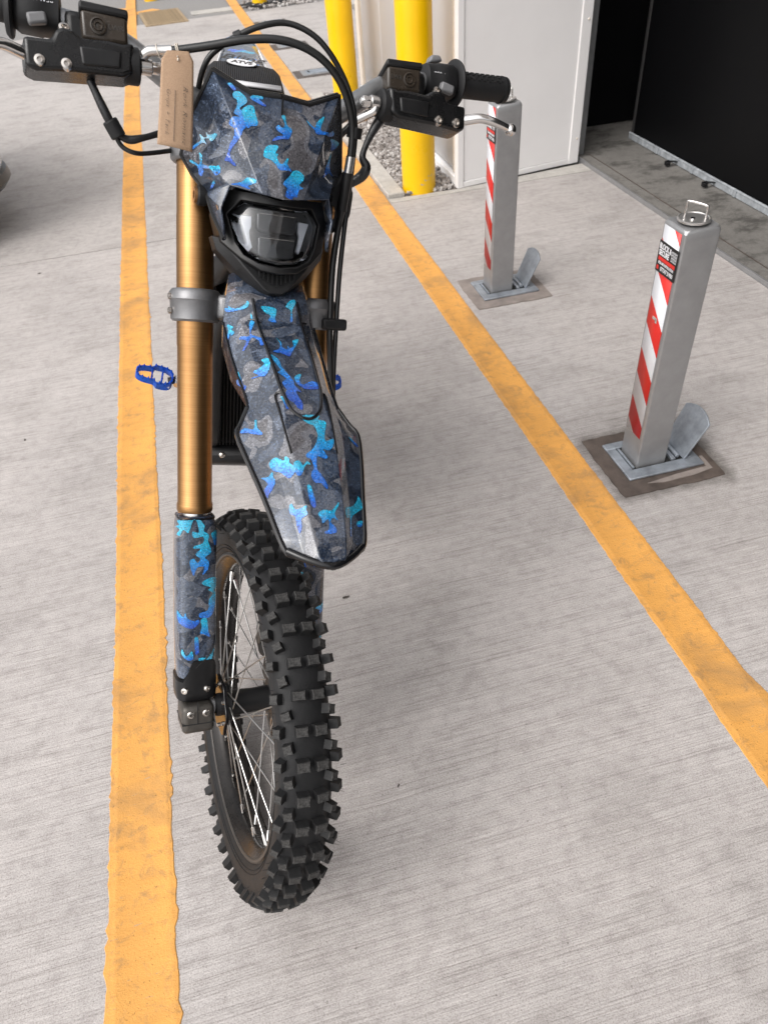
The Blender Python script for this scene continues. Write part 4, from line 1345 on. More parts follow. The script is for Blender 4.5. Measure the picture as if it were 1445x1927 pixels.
# ---- fork legs
SF, OF = 0.089, -0.022
for sx in (1, -1):
    x = sx * SF
    tb = MB()
    tb.lathe([(0.0258, 0.318), (0.0268, 0.321), (0.0268, 0.329), (0.0255, 0.333), (0.0254, 0.562), (0.0260, 0.566), (0.0260, 0.742), (0.0256, 0.746), (0.0256, 0.835)], 48, at=(x, OF, 0))
    ft = part(tb, 'fork_tube', M['gold'], ang=60)
    cpm = MB().lathe([(0.0245, 0.835), (0.0245, 0.852), (0.020, 0.856), (0, 0.856)], 32, at=(x, OF, 0))
    sub(cpm, 'fork_cap', M['blackm'], ft)
    sld = MB().lathe([(0.019, 0.02), (0.019, 0.32)], 32, at=(x, OF, 0))
    sub(sld, 'slider', M['chrome'], ft)
    # guard
    gd = MB()
    gd.lathe([(0.0240, 0.3130), (0.0262, 0.3118), (0.0290, 0.302), (0.0302, 0.290), (0.0305, 0.270), (0.0305, 0.130), (0.0298, 0.090), (0.0288, 0.055)], 64, at=(x, OF + 0.001, 0), sq=4.0)
    gv = [i for i in range(len(gd.v))]
    gob = part(gd, 'fork_guard', M['camo2'], ang=40)
    # black beading: top rim and the sweeping line down the front
    bead = MB()
    def on_guard(a, z, e=0.0004):
        c, s = math.cos(a), math.sin(a)
        k = (abs(c) ** 4 + abs(s) ** 4) ** (-1 / 4)
        r_ = 0.0305 + e
        return Vector((x + r_ * c * k, OF + 0.001 + r_ * s * k, z))
    pts = [on_guard(2 * math.pi * i / 40, 0.3105, -0.0036) for i in range(40)]
    bead.tube(pts, 0.0017, 8, smooth=1, closed=True)
    A0 = R(90)
    swp = [(-62, 0.150), (-58, 0.125), (-48, 0.108), (-30, 0.092), (-8, 0.080), (8, 0.072)]
    bead.tube([on_guard(A0 - sx * R(d_), z_) for d_, z_ in swp], 0.0011, 6)
    sub(bead, 'beading', M['blackg'], gob)
    for pts in SPLASH_GUARD:
        v, f = fill_outline([(R(a_ + (360 if a_ < -90 else 0)) * 0.0318, z_) for a_, z_ in pts], 0.004)
        mbs = MB()
        for p in v:
            a_ = p.x / 0.0318
            mbs.v.append(tuple(on_guard(a_ if sx > 0 else math.pi - a_, p.y, 0.0005)))
        mbs.f = list(f)
        mbs.build('camo_splash', M['splash'], gob, FR, ang=60)
    # guard foot: black cup with a raised tongue
    ft2 = MB()
    n = 48
    rows = []
    for j, (e, zb) in enumerate(((-0.004, 0.014), (0.0005, 0.018), (0.0014, 0.030), (0.0014, None), (-0.0005, None))):
        row = []
        for i in range(n):
            a = 2 * math.pi * i / n
            front = max(0, math.cos(a - R(90) - sx * R(14)))
            top = 0.050 + 0.034 * max(0, min(1, (front - 0.66) / 0.22))
            z = zb if zb is not None else (top if j == 3 else top + 0.0006)
            p = on_guard(a, z, e)
            row.append(p)
        rows.append(row)
    loft(ft2, rows)
    gf = part(ft2, 'guard_foot', M['black'], ang=45)
    for dd in (-24, 34):
        a = R(90) - sx * R(dd)
        p = on_guard(a, 0.036, 0.001)
        nrm = Vector((math.cos(a), math.sin(a), 0)).normalized()
        q = nrm.to_track_quat('Z', 'Y').to_matrix().to_4x4()
        bb = MB().lathe([(0.0058, -0.001), (0.0058, 0.0012), (0.0050, 0.0030), (0.0024, 0.0034), (0.0022, 0.0016), (0, 0.0016)], 18)
        bb.xform(Matrix.Translation(p) @ q)
        sub(bb, 'bolt', M['bolt'], gf, ang=25)
    # cast axle foot
    fo = MB()
    fo.box((x + sx * 0.001, -0.004, -0.0105), (0.050, 0.054, 0.047))
    fob = part(fo, 'axle_foot', M['foot'], bevel=0.008, seg=4)
    fl = MB().box((x + sx * 0.001, -0.004, -0.0165), (0.0508, 0.0548, 0.0016))
    fl.box((x + sx * 0.003, 0.0236, 0.002), (0.0012, 0.0012, 0.036))
    sub(fl, 'split_line', M['hole'], fob)
    for dx in (-0.011, 0.013):
        bb = MB().lathe([(0.0062, -0.002), (0.0062, 0.0008), (0.0050, 0.0020), (0.0028, 0.0022), (0.0026, -0.001), (0, -0.001)], 18)
        bb.xform(Matrix.Translation((x + dx, 0.0225, 0.0)) @ Matrix.Rotation(R(-90), 4, 'X'))
        sub(bb, 'bolt', M['bolt'], fob, ang=25)
    bk = MB().box((x, -0.030, -0.008), (0.036, 0.03, 0.05))
    sub(bk, 'foot_rib', M['foot'], fob, bevel=0.006)

# brake caliper on the bike's left leg
cal = MB()
cal.prism([(-0.075, 0.045), (-0.03, 0.052), (-0.022, 0.10), (-0.05, 0.118), (-0.095, 0.10), (-0.10, 0.065)], -0.030, -0.075, 'X')
cob = part(cal, 'brake_caliper', M['blackm'], bevel=0.006)
MB().cyl((-0.028, -0.055, 0.085), (-0.024, -0.055, 0.085), 0.011, n=16).build('piston_cap', M['foot'], cob)

# ---- triple clamps
def rings(z0, z1, rr_, parent):
    for sx in (1, -1):
        mb = MB().lathe([(rr_ - 0.004, z0), (rr_ - 0.001, z0 + 0.003), (rr_, z0 + (z1 - z0) * 0.62), (rr_ + 0.0012, z0 + (z1 - z0) * 0.66), (rr_ + 0.0008, z1 - 0.006), (rr_ - 0.003, z1 - 0.001), (0.0262, z1), (0.0262, z0)], 40, at=(sx * SF, OF, 0), close=True)
        sub(mb, 'clamp_ring', M['clamp'], parent, ang=35)
br = MB().prism([(0.085, -0.052), (0.05, -0.062), (-0.05, -0.062), (-0.085, -0.052), (-0.062, 0.004), (-0.03, 0.018), (0.03, 0.018), (0.062, 0.004)], 0.604, 0.638, 'Z')
lt = part(br, 'lower_triple_clamp', M['clamp'], bevel=0.006)
rings(0.5985, 0.6445, 0.0355, lt)
tab = MB().prism([(0.056, 0.005), (0.045, 0.005), (0.045, 0.030), (0.058, 0.030)], 0.560, 0.612, 'Z')
sub(tab, 'fender_mount', M['blackm'], lt, bevel=0.005)
cb_ = MB()
for zz in (0.612, 0.632):
    cb_.lathe([(0.0048, 0.0), (0.0048, 0.004), (0.0025, 0.005), (0, 0.005)], 14, 'X', at=(SF + 0.0345, OF + 0.006, zz))
sub(cb_, 'pinch_bolt', M['bolt'], lt)
br = MB().prism([(0.085, -0.05), (0.04, -0.06), (-0.04, -0.06), (-0.085, -0.05), (-0.06, 0.008), (0.06, 0.008)], 0.816, 0.838, 'Z')
ut = part(br, 'upper_triple_clamp', M['clamp'], bevel=0.004)
rings(0.812, 0.842, 0.0345, ut)
for sx in (1, -1):
    sub(MB().cyl((sx * 0.045, -0.015, 0.836), (sx * 0.045, -0.010, 0.868), 0.015, n=20), 'bar_mount', M['blackm'], ut)
st_ = MB().cyl((0, -0.045, 0.55), (0, -0.045, 0.86), 0.026, n=28)
part(st_, 'steering_head', M['blackm'])

# ---- handlebar and controls
BM = FR @ BARS
hbar = MB()
half = [(0.0, -0.006, 0.880), (0.06, -0.005, 0.881), (0.105, -0.003, 0.897), (0.147, -0.004, 0.924), (0.180, -0.010, 0.946), (0.215, -0.015, 0.958), (0.30, -0.021, 0.970), (0.405, -0.029, 0.9775)]
path = [(-x, y, z) for x, y, z in reversed(half[1:])] + half
hbar.tube(path, 0.0143, 20, smooth=8)
bar = part(hbar, 'handlebar', M['bar'], BM, ang=60)
cl_ = MB()
for sx in (1, -1):
    cl_.box((sx * 0.045, -0.006, 0.884), (0.03, 0.045, 0.034))
sub(cl_, 'bar_clamp', M['blackm'], bar, BM, bevel=0.005)

for sx in (1, -1):
    S = Matrix.Diagonal((sx, 1, 1, 1))
    def mir(mb):
        mb.v = [(sx * p[0], p[1], p[2]) for p in mb.v]
        return mb
    d0, d1 = Vector((0.312, -0.022, 0.9710)), Vector((0.402, -0.0285, 0.9772))
    dg_ = (d1 - d0).normalized()
    # grip
    gq = MB().tube([d0, d0 + (d1 - d0) * 0.5, d1], 0.0182, 24, smooth=3)
    gq.cyl(d1 - dg_ * 0.004, d1 + dg_ * 0.004, 0.0200, 0.0192, 24)
    for k in range(16):
        p = d0 + (d1 - d0) * (0.06 + 0.055 * k)
        for j in range(7):
            a = R(15 + 26 * j + 8 * (k % 2))
            r_ = 0.0180
            gq.box(p + Vector((0, r_ * math.cos(a), r_ * math.sin(a))), (0.0026, 0.003, 0.002), Matrix.Rotation(a, 3, 'X'))
    gr_o = part(mir(gq), 'grip', M['rubber'], BM, ang=40)
    fl = MB()
    q = dg_.to_track_quat('Z', 'Y').to_matrix().to_4x4()
    fl.lathe([(0.018, 0.004), (0.030, 0.002), (0.0335, -0.001), (0.0345, -0.004), (0.032, -0.006), (0.019, -0.007)], 36)
    fl.xform(Matrix.Translation(d0) @ q)
    sub(mir(fl), 'grip_flange', M['rubber'], gr_o, BM)
    # switch block
    sw = MB()
    sw.lathe([(0.018, -0.060), (0.0225, -0.058), (0.0235, -0.040), (0.0245, -0.038), (0.0245, -0.014), (0.0225, -0.010), (0.0205, -0.007)], 32, sq=3)
    sw.xform(Matrix.Translation(d0) @ q)
    swo = part(mir(sw), 'switch_block', M['blackm'], BM, ang=30)
    b1 = MB().box((0.281, 0.0085, 0.953), (0.022, 0.012, 0.013), Euler((0, R(12), 0)).to_matrix())
    sub(mir(b1), 'switch_button', M['greybtn'], swo, BM, bevel=0.003)
    b2 = MB().prism([(0.262, 0.993), (0.285, 0.997), (0.280, 1.005), (0.266, 1.004)], -0.030, -0.012, 'Y')
    sub(mir(b2), 'switch_toggle', M['greybtn'] if sx < 0 else M['blackm'], swo, BM, bevel=0.003)
    lm_ = Matrix.Translation((sx * 0.274, 0.0045, 0.977)) @ Matrix.Rotation(R(180), 4, 'Z') @ Matrix.Rotation(R(55), 4, 'X')
    lo = letter('lettering', 'READY' if sx > 0 else 'ASSIST', 0.007, M['printwhite'], swo, Matrix.Identity(4), depth=0.0002)
    put(lo, swo, BM @ Matrix.Translation((sx * 0.272, 0.0035, 0.9765)) @ Matrix.Rotation(R(180), 4, 'Y') @ Matrix.Rotation(R(60), 4, 'X') @ Matrix.Rotation(R(180), 4, 'Z') @ Matrix.Rotation(R(180), 4, 'X') )
    # lever perch, rubber-booted body
    pb = MB()
    poly = [(0.170, 0.935), (0.183, 0.932), (0.200, 0.934), (0.233, 0.934), (0.244, 0.941), (0.258, 0.942), (0.266, 0.936), (0.271, 0.925), (0.302, 0.923), (0.3015, 0.890), (0.290, 0.886), (0.246, 0.889), (0.185, 0.893), (0.173, 0.899)]
    pb.prism(poly, -0.004, 0.040, 'Y', inset=0.004)
    po = part(mir(pb), 'lever_perch', M['boot'], BM, bevel=0.0045, seg=3)
    ps = MB().prism([(0.188, 0.922), (0.238, 0.921), (0.236, 0.900), (0.190, 0.902)], 0.039, 0.0425, 'Y', inset=0.002)
    sub(mir(ps), 'boot_panel', M['black'], po, BM, bevel=0.002)
    pc = MB().lathe([(0.0195, -0.010), (0.0215, -0.008), (0.0215, 0.008), (0.0195, 0.010)], 28, 'X', at=(0.176, 0.018, 0.914))
    sub(mir(pc), 'boot_collar', M['rubber'], po, BM)
    cl2 = MB().box((0.236, -0.018, 0.952), (0.028, 0.042, 0.042))
    sub(mir(cl2), 'perch_clamp', M['black'], po, BM, bevel=0.008)
    for (bx, bz, by) in ((0.253, 0.8985, 0.037), (0.2825, 0.8985, 0.037), (0.2525, 0.9375, 0.030)):
        bb = MB().lathe([(0.0070, -0.002), (0.0070, 0.003), (0.0060, 0.0062), (0.0032, 0.0068), (0.003, 0.003), (0, 0.003)], 20)
        bb.xform(Matrix.Translation((bx, by, bz)) @ Matrix.Rotation(R(-90 + (28 if bz > 0.93 else 0)), 4, 'X'))
        sub(mir(bb), 'bolt', M['bolt'], po, BM, ang=25)
    # reservoir with lid and sight glass
    rs = MB().prism([(0.1770, 0.9675), (0.2330, 0.9695), (0.2320, 0.936), (0.1775, 0.936)], -0.030, 0.021, 'Y', inset=0.001)
    rs.v = [(p[0], p[1], p[2] - (0.021 - p[1]) * 0.38) for p in rs.v]
    ro = part(mir(rs), 'fluid_reservoir', M['smoke'], BM, bevel=0.004, seg=3)
    rl = MB().prism([(0.1765, 0.9760), (0.2335, 0.9780), (0.2335, 0.9690), (0.1765, 0.9670)], -0.031, 0.0220, 'Y')
    rl.v = [(p[0], p[1], p[2] - (0.022 - p[1]) * 0.38) for p in rl.v]
    sub(mir(rl), 'reservoir_lid', M['blackm'], ro, BM, bevel=0.0025)
    sg = MB().lathe([(0.0098, 0.0), (0.0098, 0.0025), (0.0082, 0.003), (0.0074, 0.001), (0.0058, 0.001), (0.0052, 0.0028), (0.0040, 0.0028), (0.0030, 0.001), (0, 0.0012)], 28)
    sg.xform(Matrix.Translation((0.2125, 0.0205, 0.952)) @ Matrix.Rotation(R(-90), 4, 'X'))
    sub(mir(sg), 'sight_glass', M['smoke'], ro, BM, ang=25)
    lo = letter('lettering', 'LWR', 0.0085, M['foot'], ro, Matrix.Identity(4), depth=0.0004)
    put(lo, ro, BM @ Matrix.Translation((sx * 0.192, 0.0213, 0.953)) @ Matrix(((-1, 0, 0), (0, 0, 1), (0, 1, 0))).to_4x4())
    # lever blade and ball end
    lv = MB()
    lv.tube([(0.285, 0.022, 0.905), (0.305, 0.034, 0.907), (0.322, 0.043, 0.909), (0.340, 0.048, 0.906), (0.358, 0.049, 0.902), (0.371, 0.0475, 0.899)], lambda t: 0.0078 - 0.0028 * t, 14)
    lo_ = part(mir(lv), 'brake_lever', M['chrome'], BM, ang=60)
    sub(mir(MB().sphere((0.374, 0.047, 0.8985), 0.0088)), 'ball_end', M['chrome'], lo_, BM)
    # banjo
    bj = MB()
    bj.lathe([(0.0095, -0.007), (0.0095, 0.007)], 20, 'X', at=(0.158, 0.020, 0.915))
    bj.lathe([(0.0078, -0.007), (0.0078, 0.005)], 6, 'X', at=(0.146, 0.020, 0.915))
    bj.lathe([(0.0055, -0.002), (0.0055, 0.003)], 16, 'X', at=(0.139, 0.020, 0.915))
    bjo = part(mir(bj), 'banjo_bolt', M['steel'], BM, bevel=0.001)

# banjo pipes and hoses (front frame)
pp = MB().tube([(0.163, 0.027, 0.918), (0.156, 0.032, 0.923), (0.140, 0.036, 0.9255), (0.129, 0.040, 0.927)], 0.0062, 12)
part(pp, 'hose_fitting', M['steel'])
pp = MB().tube([(-0.158, 0.022, 0.925), (-0.158, 0.021, 0.912), (-0.148, 0.015, 0.905), (-0.134, 0.009, 0.897)], 0.0058, 12)
part(pp, 'hose_fitting', M['steel'])
def hose(pts, r, name='hose', mat='cable', n=12):
    return part(MB().tube(pts, r, n, smooth=8), name, M[mat], ang=60)
h1 = hose([(0.132, 0.039, 0.9262), (0.117, 0.045, 0.929), (0.083, 0.060, 0.936), (0.046, 0.075, 0.945), (0.008, 0.085, 0.950), (-0.025, 0.090, 0.947), (-0.055, 0.090, 0.936), (-0.080, 0.085, 0.917), (-0.099, 0.075, 0.890), (-0.108, 0.065, 0.864), (-0.110, 0.055, 0.832), (-0.110, 0.045, 0.802), (-0.110, 0.032, 0.769), (-0.109, 0.022, 0.744), (-0.106, 0.013, 0.693), (-0.106, 0.010, 0.639), (-0.107, 0.010, 0.584), (-0.112, 0.010, 0.521), (-0.116, 0.006, 0.43), (-0.112, -0.01, 0.33), (-0.09, -0.045, 0.20), (-0.065, -0.06, 0.12)], 0.0050)
h2 = hose([(0.088, -0.030, 0.880), (0.089, 0.000, 0.902), (0.087, 0.020, 0.919), (0.077, 0.030, 0.937), (0.050, 0.045, 0.957), (0.021, 0.055, 0.972), (-0.012, 0.060, 0.981), (-0.044, 0.065, 0.974), (-0.070, 0.065, 0.957), (-0.095, 0.060, 0.930), (-0.111, 0.055, 0.901), (-0.118, 0.050, 0.869), (-0.119, 0.043, 0.835), (-0.121, 0.025, 0.782), (-0.120, 0.015, 0.731), (-0.120, 0.006, 0.679), (-0.119, 0.004, 0.617), (-0.118, 0.004, 0.537), (-0.120, 0.0, 0.44), (-0.116, -0.02, 0.33), (-0.10, -0.05, 0.22), (-0.07, -0.065, 0.14)], 0.0038)
# ties and ferrules
for p, d, r_, ln in (((0.048, 0.046, 0.958), (-0.7, 0.25, 0.37), 0.0064, 0.010), ((-0.113, 0.060, 0.866), (0.02, -0.3, -1), 0.0105, 0.014)):
    d = Vector(d).normalized()
    part(MB().cyl(Vector(p) - d * ln / 2, Vector(p) + d * ln / 2, r_, n=20), 'cable_tie', M['black'], bevel=0.001)
part(MB().cyl((-0.1105, 0.056, 0.836), (-0.1102, 0.049, 0.816), 0.0062, n=16), 'ferrule', M['steel'])
part(MB().cyl((-0.1102, 0.049, 0.816), (-0.110, 0.030, 0.768), 0.0075, n=16), 'hose_sleeve', M['black'])
gd_ = MB().box((-0.112, 0.006, 0.608), (0.040, 0.026, 0.017))
part(gd_, 'hose_guide', M['blackm'], bevel=0.004)
# wiring on the bike's right
w1 = hose([(0.236, 0.006, 0.900), (0.228, 0.010, 0.889), (0.213, 0.010, 0.859), (0.197, 0.005, 0.833), (0.181, 0.0, 0.824), (0.161, 0.0, 0.829), (0.132, -0.010, 0.842), (0.100, -0.024, 0.850)], lambda t: 0.0058 - 0.0016 * t + 0.0006 * math.sin(t * 23), 'wiring_loom', 'tape')
w2 = hose([(0.199, 0.005, 0.836), (0.189, 0.0, 0.816), (0.171, 0.0, 0.809), (0.146, -0.010, 0.815), (0.105, -0.024, 0.829)], 0.0031, 'wiring_loom')
part(MB().cyl((0.203, 0.007, 0.842), (0.191, 0.003, 0.824), 0.0098, n=18), 'loom_sleeve', M['rubber'], bevel=0.002)
w3 = hose([(-0.185, 0.004, 0.915), (-0.169, 0.010, 0.900), (-0.156, 0.006, 0.874), (-0.150, 0.002, 0.852), (-0.157, 0.001, 0.838), (-0.150, -0.008, 0.824), (-0.120, -0.026, 0.806)], lambda t: 0.0062 + 0.0018 * math.sin(t * 9 + 1), 'wiring_loom', 'tape')
w4 = hose([(-0.136, 0.010, 0.898), (-0.126, 0.0, 0.888), (-0.112, -0.014, 0.872), (-0.09, -0.03, 0.85)], 0.0047)

# ---- number plate and headlamp
def mirror_faces(half_v, half_f):
    """half_v on x>=0; centre-line vertices shared"""
    vs_ = list(half_v)
    idx = {}
    for i, p in enumerate(half_v):
        if abs(p[0]) < 1e-6:
            idx[i] = i
        else:
            idx[i] = len(vs_)
            vs_.append((-p[0], p[1], p[2]))
    fs = list(half_f) + [tuple(idx[i] for i in reversed(f)) for f in half_f]
    return vs_, fs, idx
PV = [(0, .086, .8845), (.039, .081, .8835), (.085, .070, .9055), (.1035, .032, .861), (.1135, .010, .814), (.1005, .016, .791), (.084, .032, .766),
      (.0795, .052, .737), (.0712, .084, .704), (0, .112, .757), (.029, .106, .7635), (.0685, .0935, .7695), (.0775, .0855, .741), (.035, .0912, .835), (.0533, .0912, .825), (0, .0995, .82), (.090, .046, .803), (.066, .0655, .812)]
PF = [(0, 1, 13, 15), (1, 2, 14, 13), (15, 13, 10, 9), (13, 14, 10), (2, 3, 17, 14), (14, 17, 10), (3, 4, 16, 17), (4, 5, 16), (5, 6, 11, 16), (17, 16, 11, 10), (6, 12, 11), (6, 7, 12), (7, 8, 12)]
pv, pf, pidx = mirror_faces(PV, PF)
pl = MB().add(pv, pf)
plate = part(pl, 'number_plate', M['camo'], bevel=0.0013, seg=2, solid=0.003, ang=24)
plate.modifiers['bevel'].angle_limit = R(5)
trim = MB()
for s in (1, -1):
    edge = [(s * p[0], p[1] - 0.001, p[2]) for p in (PV[0], PV[1], PV[2], PV[3], PV[4], PV[5], PV[6], PV[7], PV[8])]
    trim.tube(edge, 0.0031, 8, smooth=1)
sub(trim, 'plate_edging', M['black'], plate)
tp = MB()
for s in (1, -1):     # deep black upper lip
    tp.tube([(0, .081, .8865), (s * .039, .076, .8855), (s * .084, .066, .9065)], 0.0042, 8, smooth=1)
tp.box((0.0, .0905, .868), (0.0016, 0.004, 0.028), Matrix.Rotation(R(-18), 3, 'X'))
sub(tp, 'upper_lip', M['black'], plate)
for s in (1, -1):
    mt = MB().lathe([(0.0125, -0.006), (0.0135, -0.003), (0.0135, 0.004), (0.0115, 0.0065), (0.0, 0.0065)], 24, 'X', at=(s * 0.089, 0.022, 0.764))
    mo = sub(mt, 'rubber_mount', M['rubber'], plate)
    M.setdefault('bronze', plain('bronze_bush', (0.32, 0.17, 0.075), 0.4, 0.8, var=0.2, vscale=90))
    sub(MB().lathe([(0.0100, s * 0.006), (0.0100, s * 0.010), (0.0052, s * 0.010), (0.0052, s * 0.004)], 24, 'X', at=(s * 0.089, 0.022, 0.764)), 'bush', M['bronze'], plate)
splash_on(plate, SPLASH_PLATE)
# strap brackets behind the plate
sb = MB()
sb.prism([(-0.086, 0.795), (-0.116, 0.830), (-0.136, 0.800), (-0.132, 0.760), (-0.104, 0.735), (-0.086, 0.730)], -0.045, 0.020, 'Y', inset=0.004)
part(sb, 'fork_bracket', M['blackm'], bevel=0.006)

# lamp housing: bezel ring + chin
OUT = [(0.0685, .7690), (.029, .7630), (0, .7565), (-.029, .7630), (-.0685, .7690), (-.0785, .741), (-.071, .703), (-.048, .682), (-.024, .668), (0, .6645), (.024, .668), (.048, .682), (.071, .703), (.0785, .741)]
LEN_ = [(.046, .7535), (.018, .7500), (0, .7495), (-.018, .7500), (-.046, .7535), (-.0615, .7370), (-.0525, .7040), (-.043, .6885), (-.026, .6790), (0, .6750), (.026, .6790), (.043, .6885), (.0525, .7040), (.0615, .7370)]
LEN = [(x_ * 1.0, 0.7142 + (z_ - 0.7142) * 1.0) for x_, z_ in LEN_]
def yfront(x, z):
    return 0.094 - 7.0 * x * x + 0.02 * (0.72 - z)
bz = MB()
n = len(OUT)
vs_ = [(x, yfront(x, z) - 0.030, z) for x, z in OUT] + [(x, yfront(x, z) + 0.004, z) for x, z in OUT] + [(x, yfront(x, z) + 0.003, z) for x, z in [(a * 1.05, 0.714 + (b - 0.714) * 1.05) for a, b in LEN]] + [(x, yfront(x, z) - 0.007, z) for x, z in LEN] + [(x * 0.96, yfront(x, z) - 0.034, 0.714 + (z - 0.714) * 0.96) for x, z in LEN]
fs = []
for j in range(4):
    for i in range(n):
        fs.append((j * n + i, j * n + (i + 1) % n, (j + 1) * n + (i + 1) % n, (j + 1) * n + i))
fs.append(tuple(4 * n + i for i in range(n)))
bz.add(vs_, fs)
lamp = part(bz, 'headlamp', M['black'], bevel=0.0012, ang=25)
gl = MB()
vs_ = [(x * 0.995, yfront(x, z) - 0.002, 0.714 + (z - 0.714) * 0.995) for x, z in LEN]
vs_ += [(x * 0.8, yfront(x * .8, z) + 0.001, 0.714 + (z - 0.714) * 0.8) for x, z in LEN] + [(0, yfront(0, .714) + 0.002, 0.714)]
fs = [(i, (i + 1) % n, n + (i + 1) % n, n + i) for i in range(n)] + [(n + i, n + (i + 1) % n, 2 * n) for i in range(n)]
gl.add(vs_, fs)
sub(gl, 'lens', M['glass'], lamp, solid=0.0015, ang=50)
for s in (1, -1):
    dl = MB().prism([(s * .047, .7370), (s * .032, .7385), (s * .0315, .7250), (s * .0345, .7190), (s * .0335, .7100), (s * .030, .6985), (s * .0345, .6960)], yfront(.04, .72) - 0.020, yfront(.04, .72) - 0.012, 'Y')
    sub(dl, 'light_guide', M['drl'], lamp, bevel=0.0012)
rfp = MB().prism([(x_ * 0.93, 0.7142 + (z_ - 0.7142) * 0.93) for x_, z_ in LEN], 0.0560, 0.0580, 'Y')
M['lampback'] = plain('lamp_inner_grey', (0.085, 0.085, 0.088), 0.35, 0.2, var=0.2, vscale=60)
sub(rfp, 'lamp_back', M['lampback'], lamp)
for (z0, z1, wd_) in ((0.7185, 0.7420, 0.027), (0.6860, 0.7120, 0.025)):
    rfl = MB()
    q = [(-wd_, z1), (wd_, z1), (wd_, z0 + 0.004), (wd_ * 0.7, z0), (-wd_ * 0.7, z0), (-wd_, z0 + 0.004)]
    yb = 0.094 - 0.013
    rfl.prism(q, yb - 0.014, yb, 'Y', inset=0.0)
    rfo = sub(rfl, 'projector', M['reflector'], lamp, bevel=0.002)
    sub(MB().box((0, yb + 0.001, z1 - 0.001), (wd_ * 1.85, 0.002, 0.0009)), 'projector_lip', M['bolt'], lamp)
chin = MB()
CH = [(.0795, .712), (.0745, .694), (.050, .668), (.020, .640), (.010, .6345), (-.010, .6345), (-.020, .640), (-.050, .668), (-.0745, .694), (-.0795, .712), (-.070, .7035), (-.045, .681), (-.020, .666), (.020, .666), (.045, .681), (.070, .7035)]
n = len(CH)
vs_ = [(x, 0.022, z) for x, z in CH] + [(x, (0.074 if z > 0.66 else 0.060) - 4.5 * x * x * (1 if abs(x) > .03 else 0), z) for x, z in CH] + [(x * 0.86, 0.084 - 4.0 * x * x, z + 0.006 if z < 0.70 else z - 0.004) for x, z in CH]
fs = []
for j in range(2):
    for i in range(n):
        fs.append((j * n + i, j * n + (i + 1) % n, (j + 1) * n + (i + 1) % n, (j + 1) * n + i))
fs.append(tuple(2 * n + i for i in range(n)))
fs.append(tuple(range(n - 1, -1, -1)))
chin.add(vs_, fs)
cho = part(chin, 'lower_cowl', M['blackm'], bevel=0.0018, ang=25)
for k in range(9):
    xk = -0.024 + 0.006 * k
    rb = MB().box((xk, 0.0845, 0.660 + abs(xk) * 0.30), (0.0014, 0.004, 0.020 - abs(xk) * 0.3))
    sub(rb, 'cowl_rib', M['blackm'], cho)
part(MB().prism([(-0.05, 0.775), (0.05, 0.775), (0.06, 0.70), (0.02, 0.65), (-0.02, 0.65), (-0.06, 0.70)], 0.0, 0.052, 'Y'), 'lamp_back', M['hole'])

# ---- front fender
FS = [  # centre (y,z); then (x,y,z) for seam, crease, edge, skirt
    [(0, .046, .668), (.030, .046, .668), (.046, .043, .668), (.054, .036, .664), (.056, .024, .640)],
    [(0, .080, .632), (.0315, .079, .630), (.050, .066, .632), (.0605, .046, .630), (.061, .030, .600)],
    [(0, .103, .604), (.0310, .102, .601), (.0490, .086, .603), (.0655, .056, .598), (.0645, .046, .565)],
    [(0, .150, .566), (.0290, .149, .563), (.0455, .136, .560), (.0640, .108, .550), (.0630, .095, .522)],
    [(0, .190, .532), (.0265, .189, .529), (.0440, .180, .522), (.0600, .165, .507), (.0575, .160, .494)],
    [(0, .206, .517), (.0260, .205, .514), (.0460, .198, .506), (.0605, .181, .494), (.0600, .178, .489)],
    [(0, .224, .500), (.0275, .222, .496), (.0490, .213, .488), (.0720, .195, .475), (.0720, .193, .471)],
    [(0, .240, .484), (.0300, .237, .478), (.0500, .229, .470), (.0795, .208, .463), (.0790, .206, .460)],
    [(0, .268, .452), (.0280, .265, .446), (.0450, .258, .438), (.0725, .240, .433), (.0720, .238, .430)],
    [(0, .298, .412), (.0250, .294, .406), (.0390, .289, .401), (.0620, .275, .396), (.0615, .273, .393)],
    [(0, .328, .365), (.0200, .326, .362), (.0330, .322, .360), (.0525, .309, .357), (.0520, .307, .354)],
    [(0, .342, .341), (.0165, .340, .340), (.0290, .333, .3415), (.0470, .319, .344), (.0460, .316, .341)],
    [(0, .347, .331), (.0130, .344, .3325), (.0240, .336, .336), (.0390, .322, .339), (.0380, .318, .336)],
]
for i_, row in enumerate(FS):
    if i_ >= 2:     # sharpen the two ridges that run down to the tip
        q_ = min(1.0, (i_ - 1) / 4)
        x_, y_, z_ = row[1]; row[1] = (x_, y_ + 0.0030 * q_, z_ + 0.0026 * q_)
        x_, y_, z_ = row[2]; row[2] = (x_, y_ - 0.0030 * q_, z_ - 0.0024 * q_)
hv, hf = [], []
for row in FS:
    hv += row
w_ = 5
for i in range(len(FS) - 1):
    for j in range(w_ - 1):
        hf.append((i * w_ + j, i * w_ + j + 1, (i + 1) * w_ + j + 1, (i + 1) * w_ + j))
fv, ff, fi = mirror_faces(hv, hf)
fe = MB().add(fv, ff)
fender = part(fe, 'front_fender', M['camo'], bevel=0.0012, seg=2, solid=0.0028, ang=26)
fender.modifiers['bevel'].angle_limit = R(7)
ed_ = MB()
for s in (1, -1):
    ed_.tube([(s * FS[i][3][0], FS[i][3][1] - 0.001, FS[i][3][2] - 0.0005) for i in range(5, 13)] + [(0, .3465, .3300)], 0.0034, 8, smooth=3)
    ed_.tube([(s * FS[i][3][0] * 1.004, FS[i][3][1] + 0.0006, FS[i][3][2] + 0.0008) for i in range(2, 6)], 0.0017, 6, smooth=3)
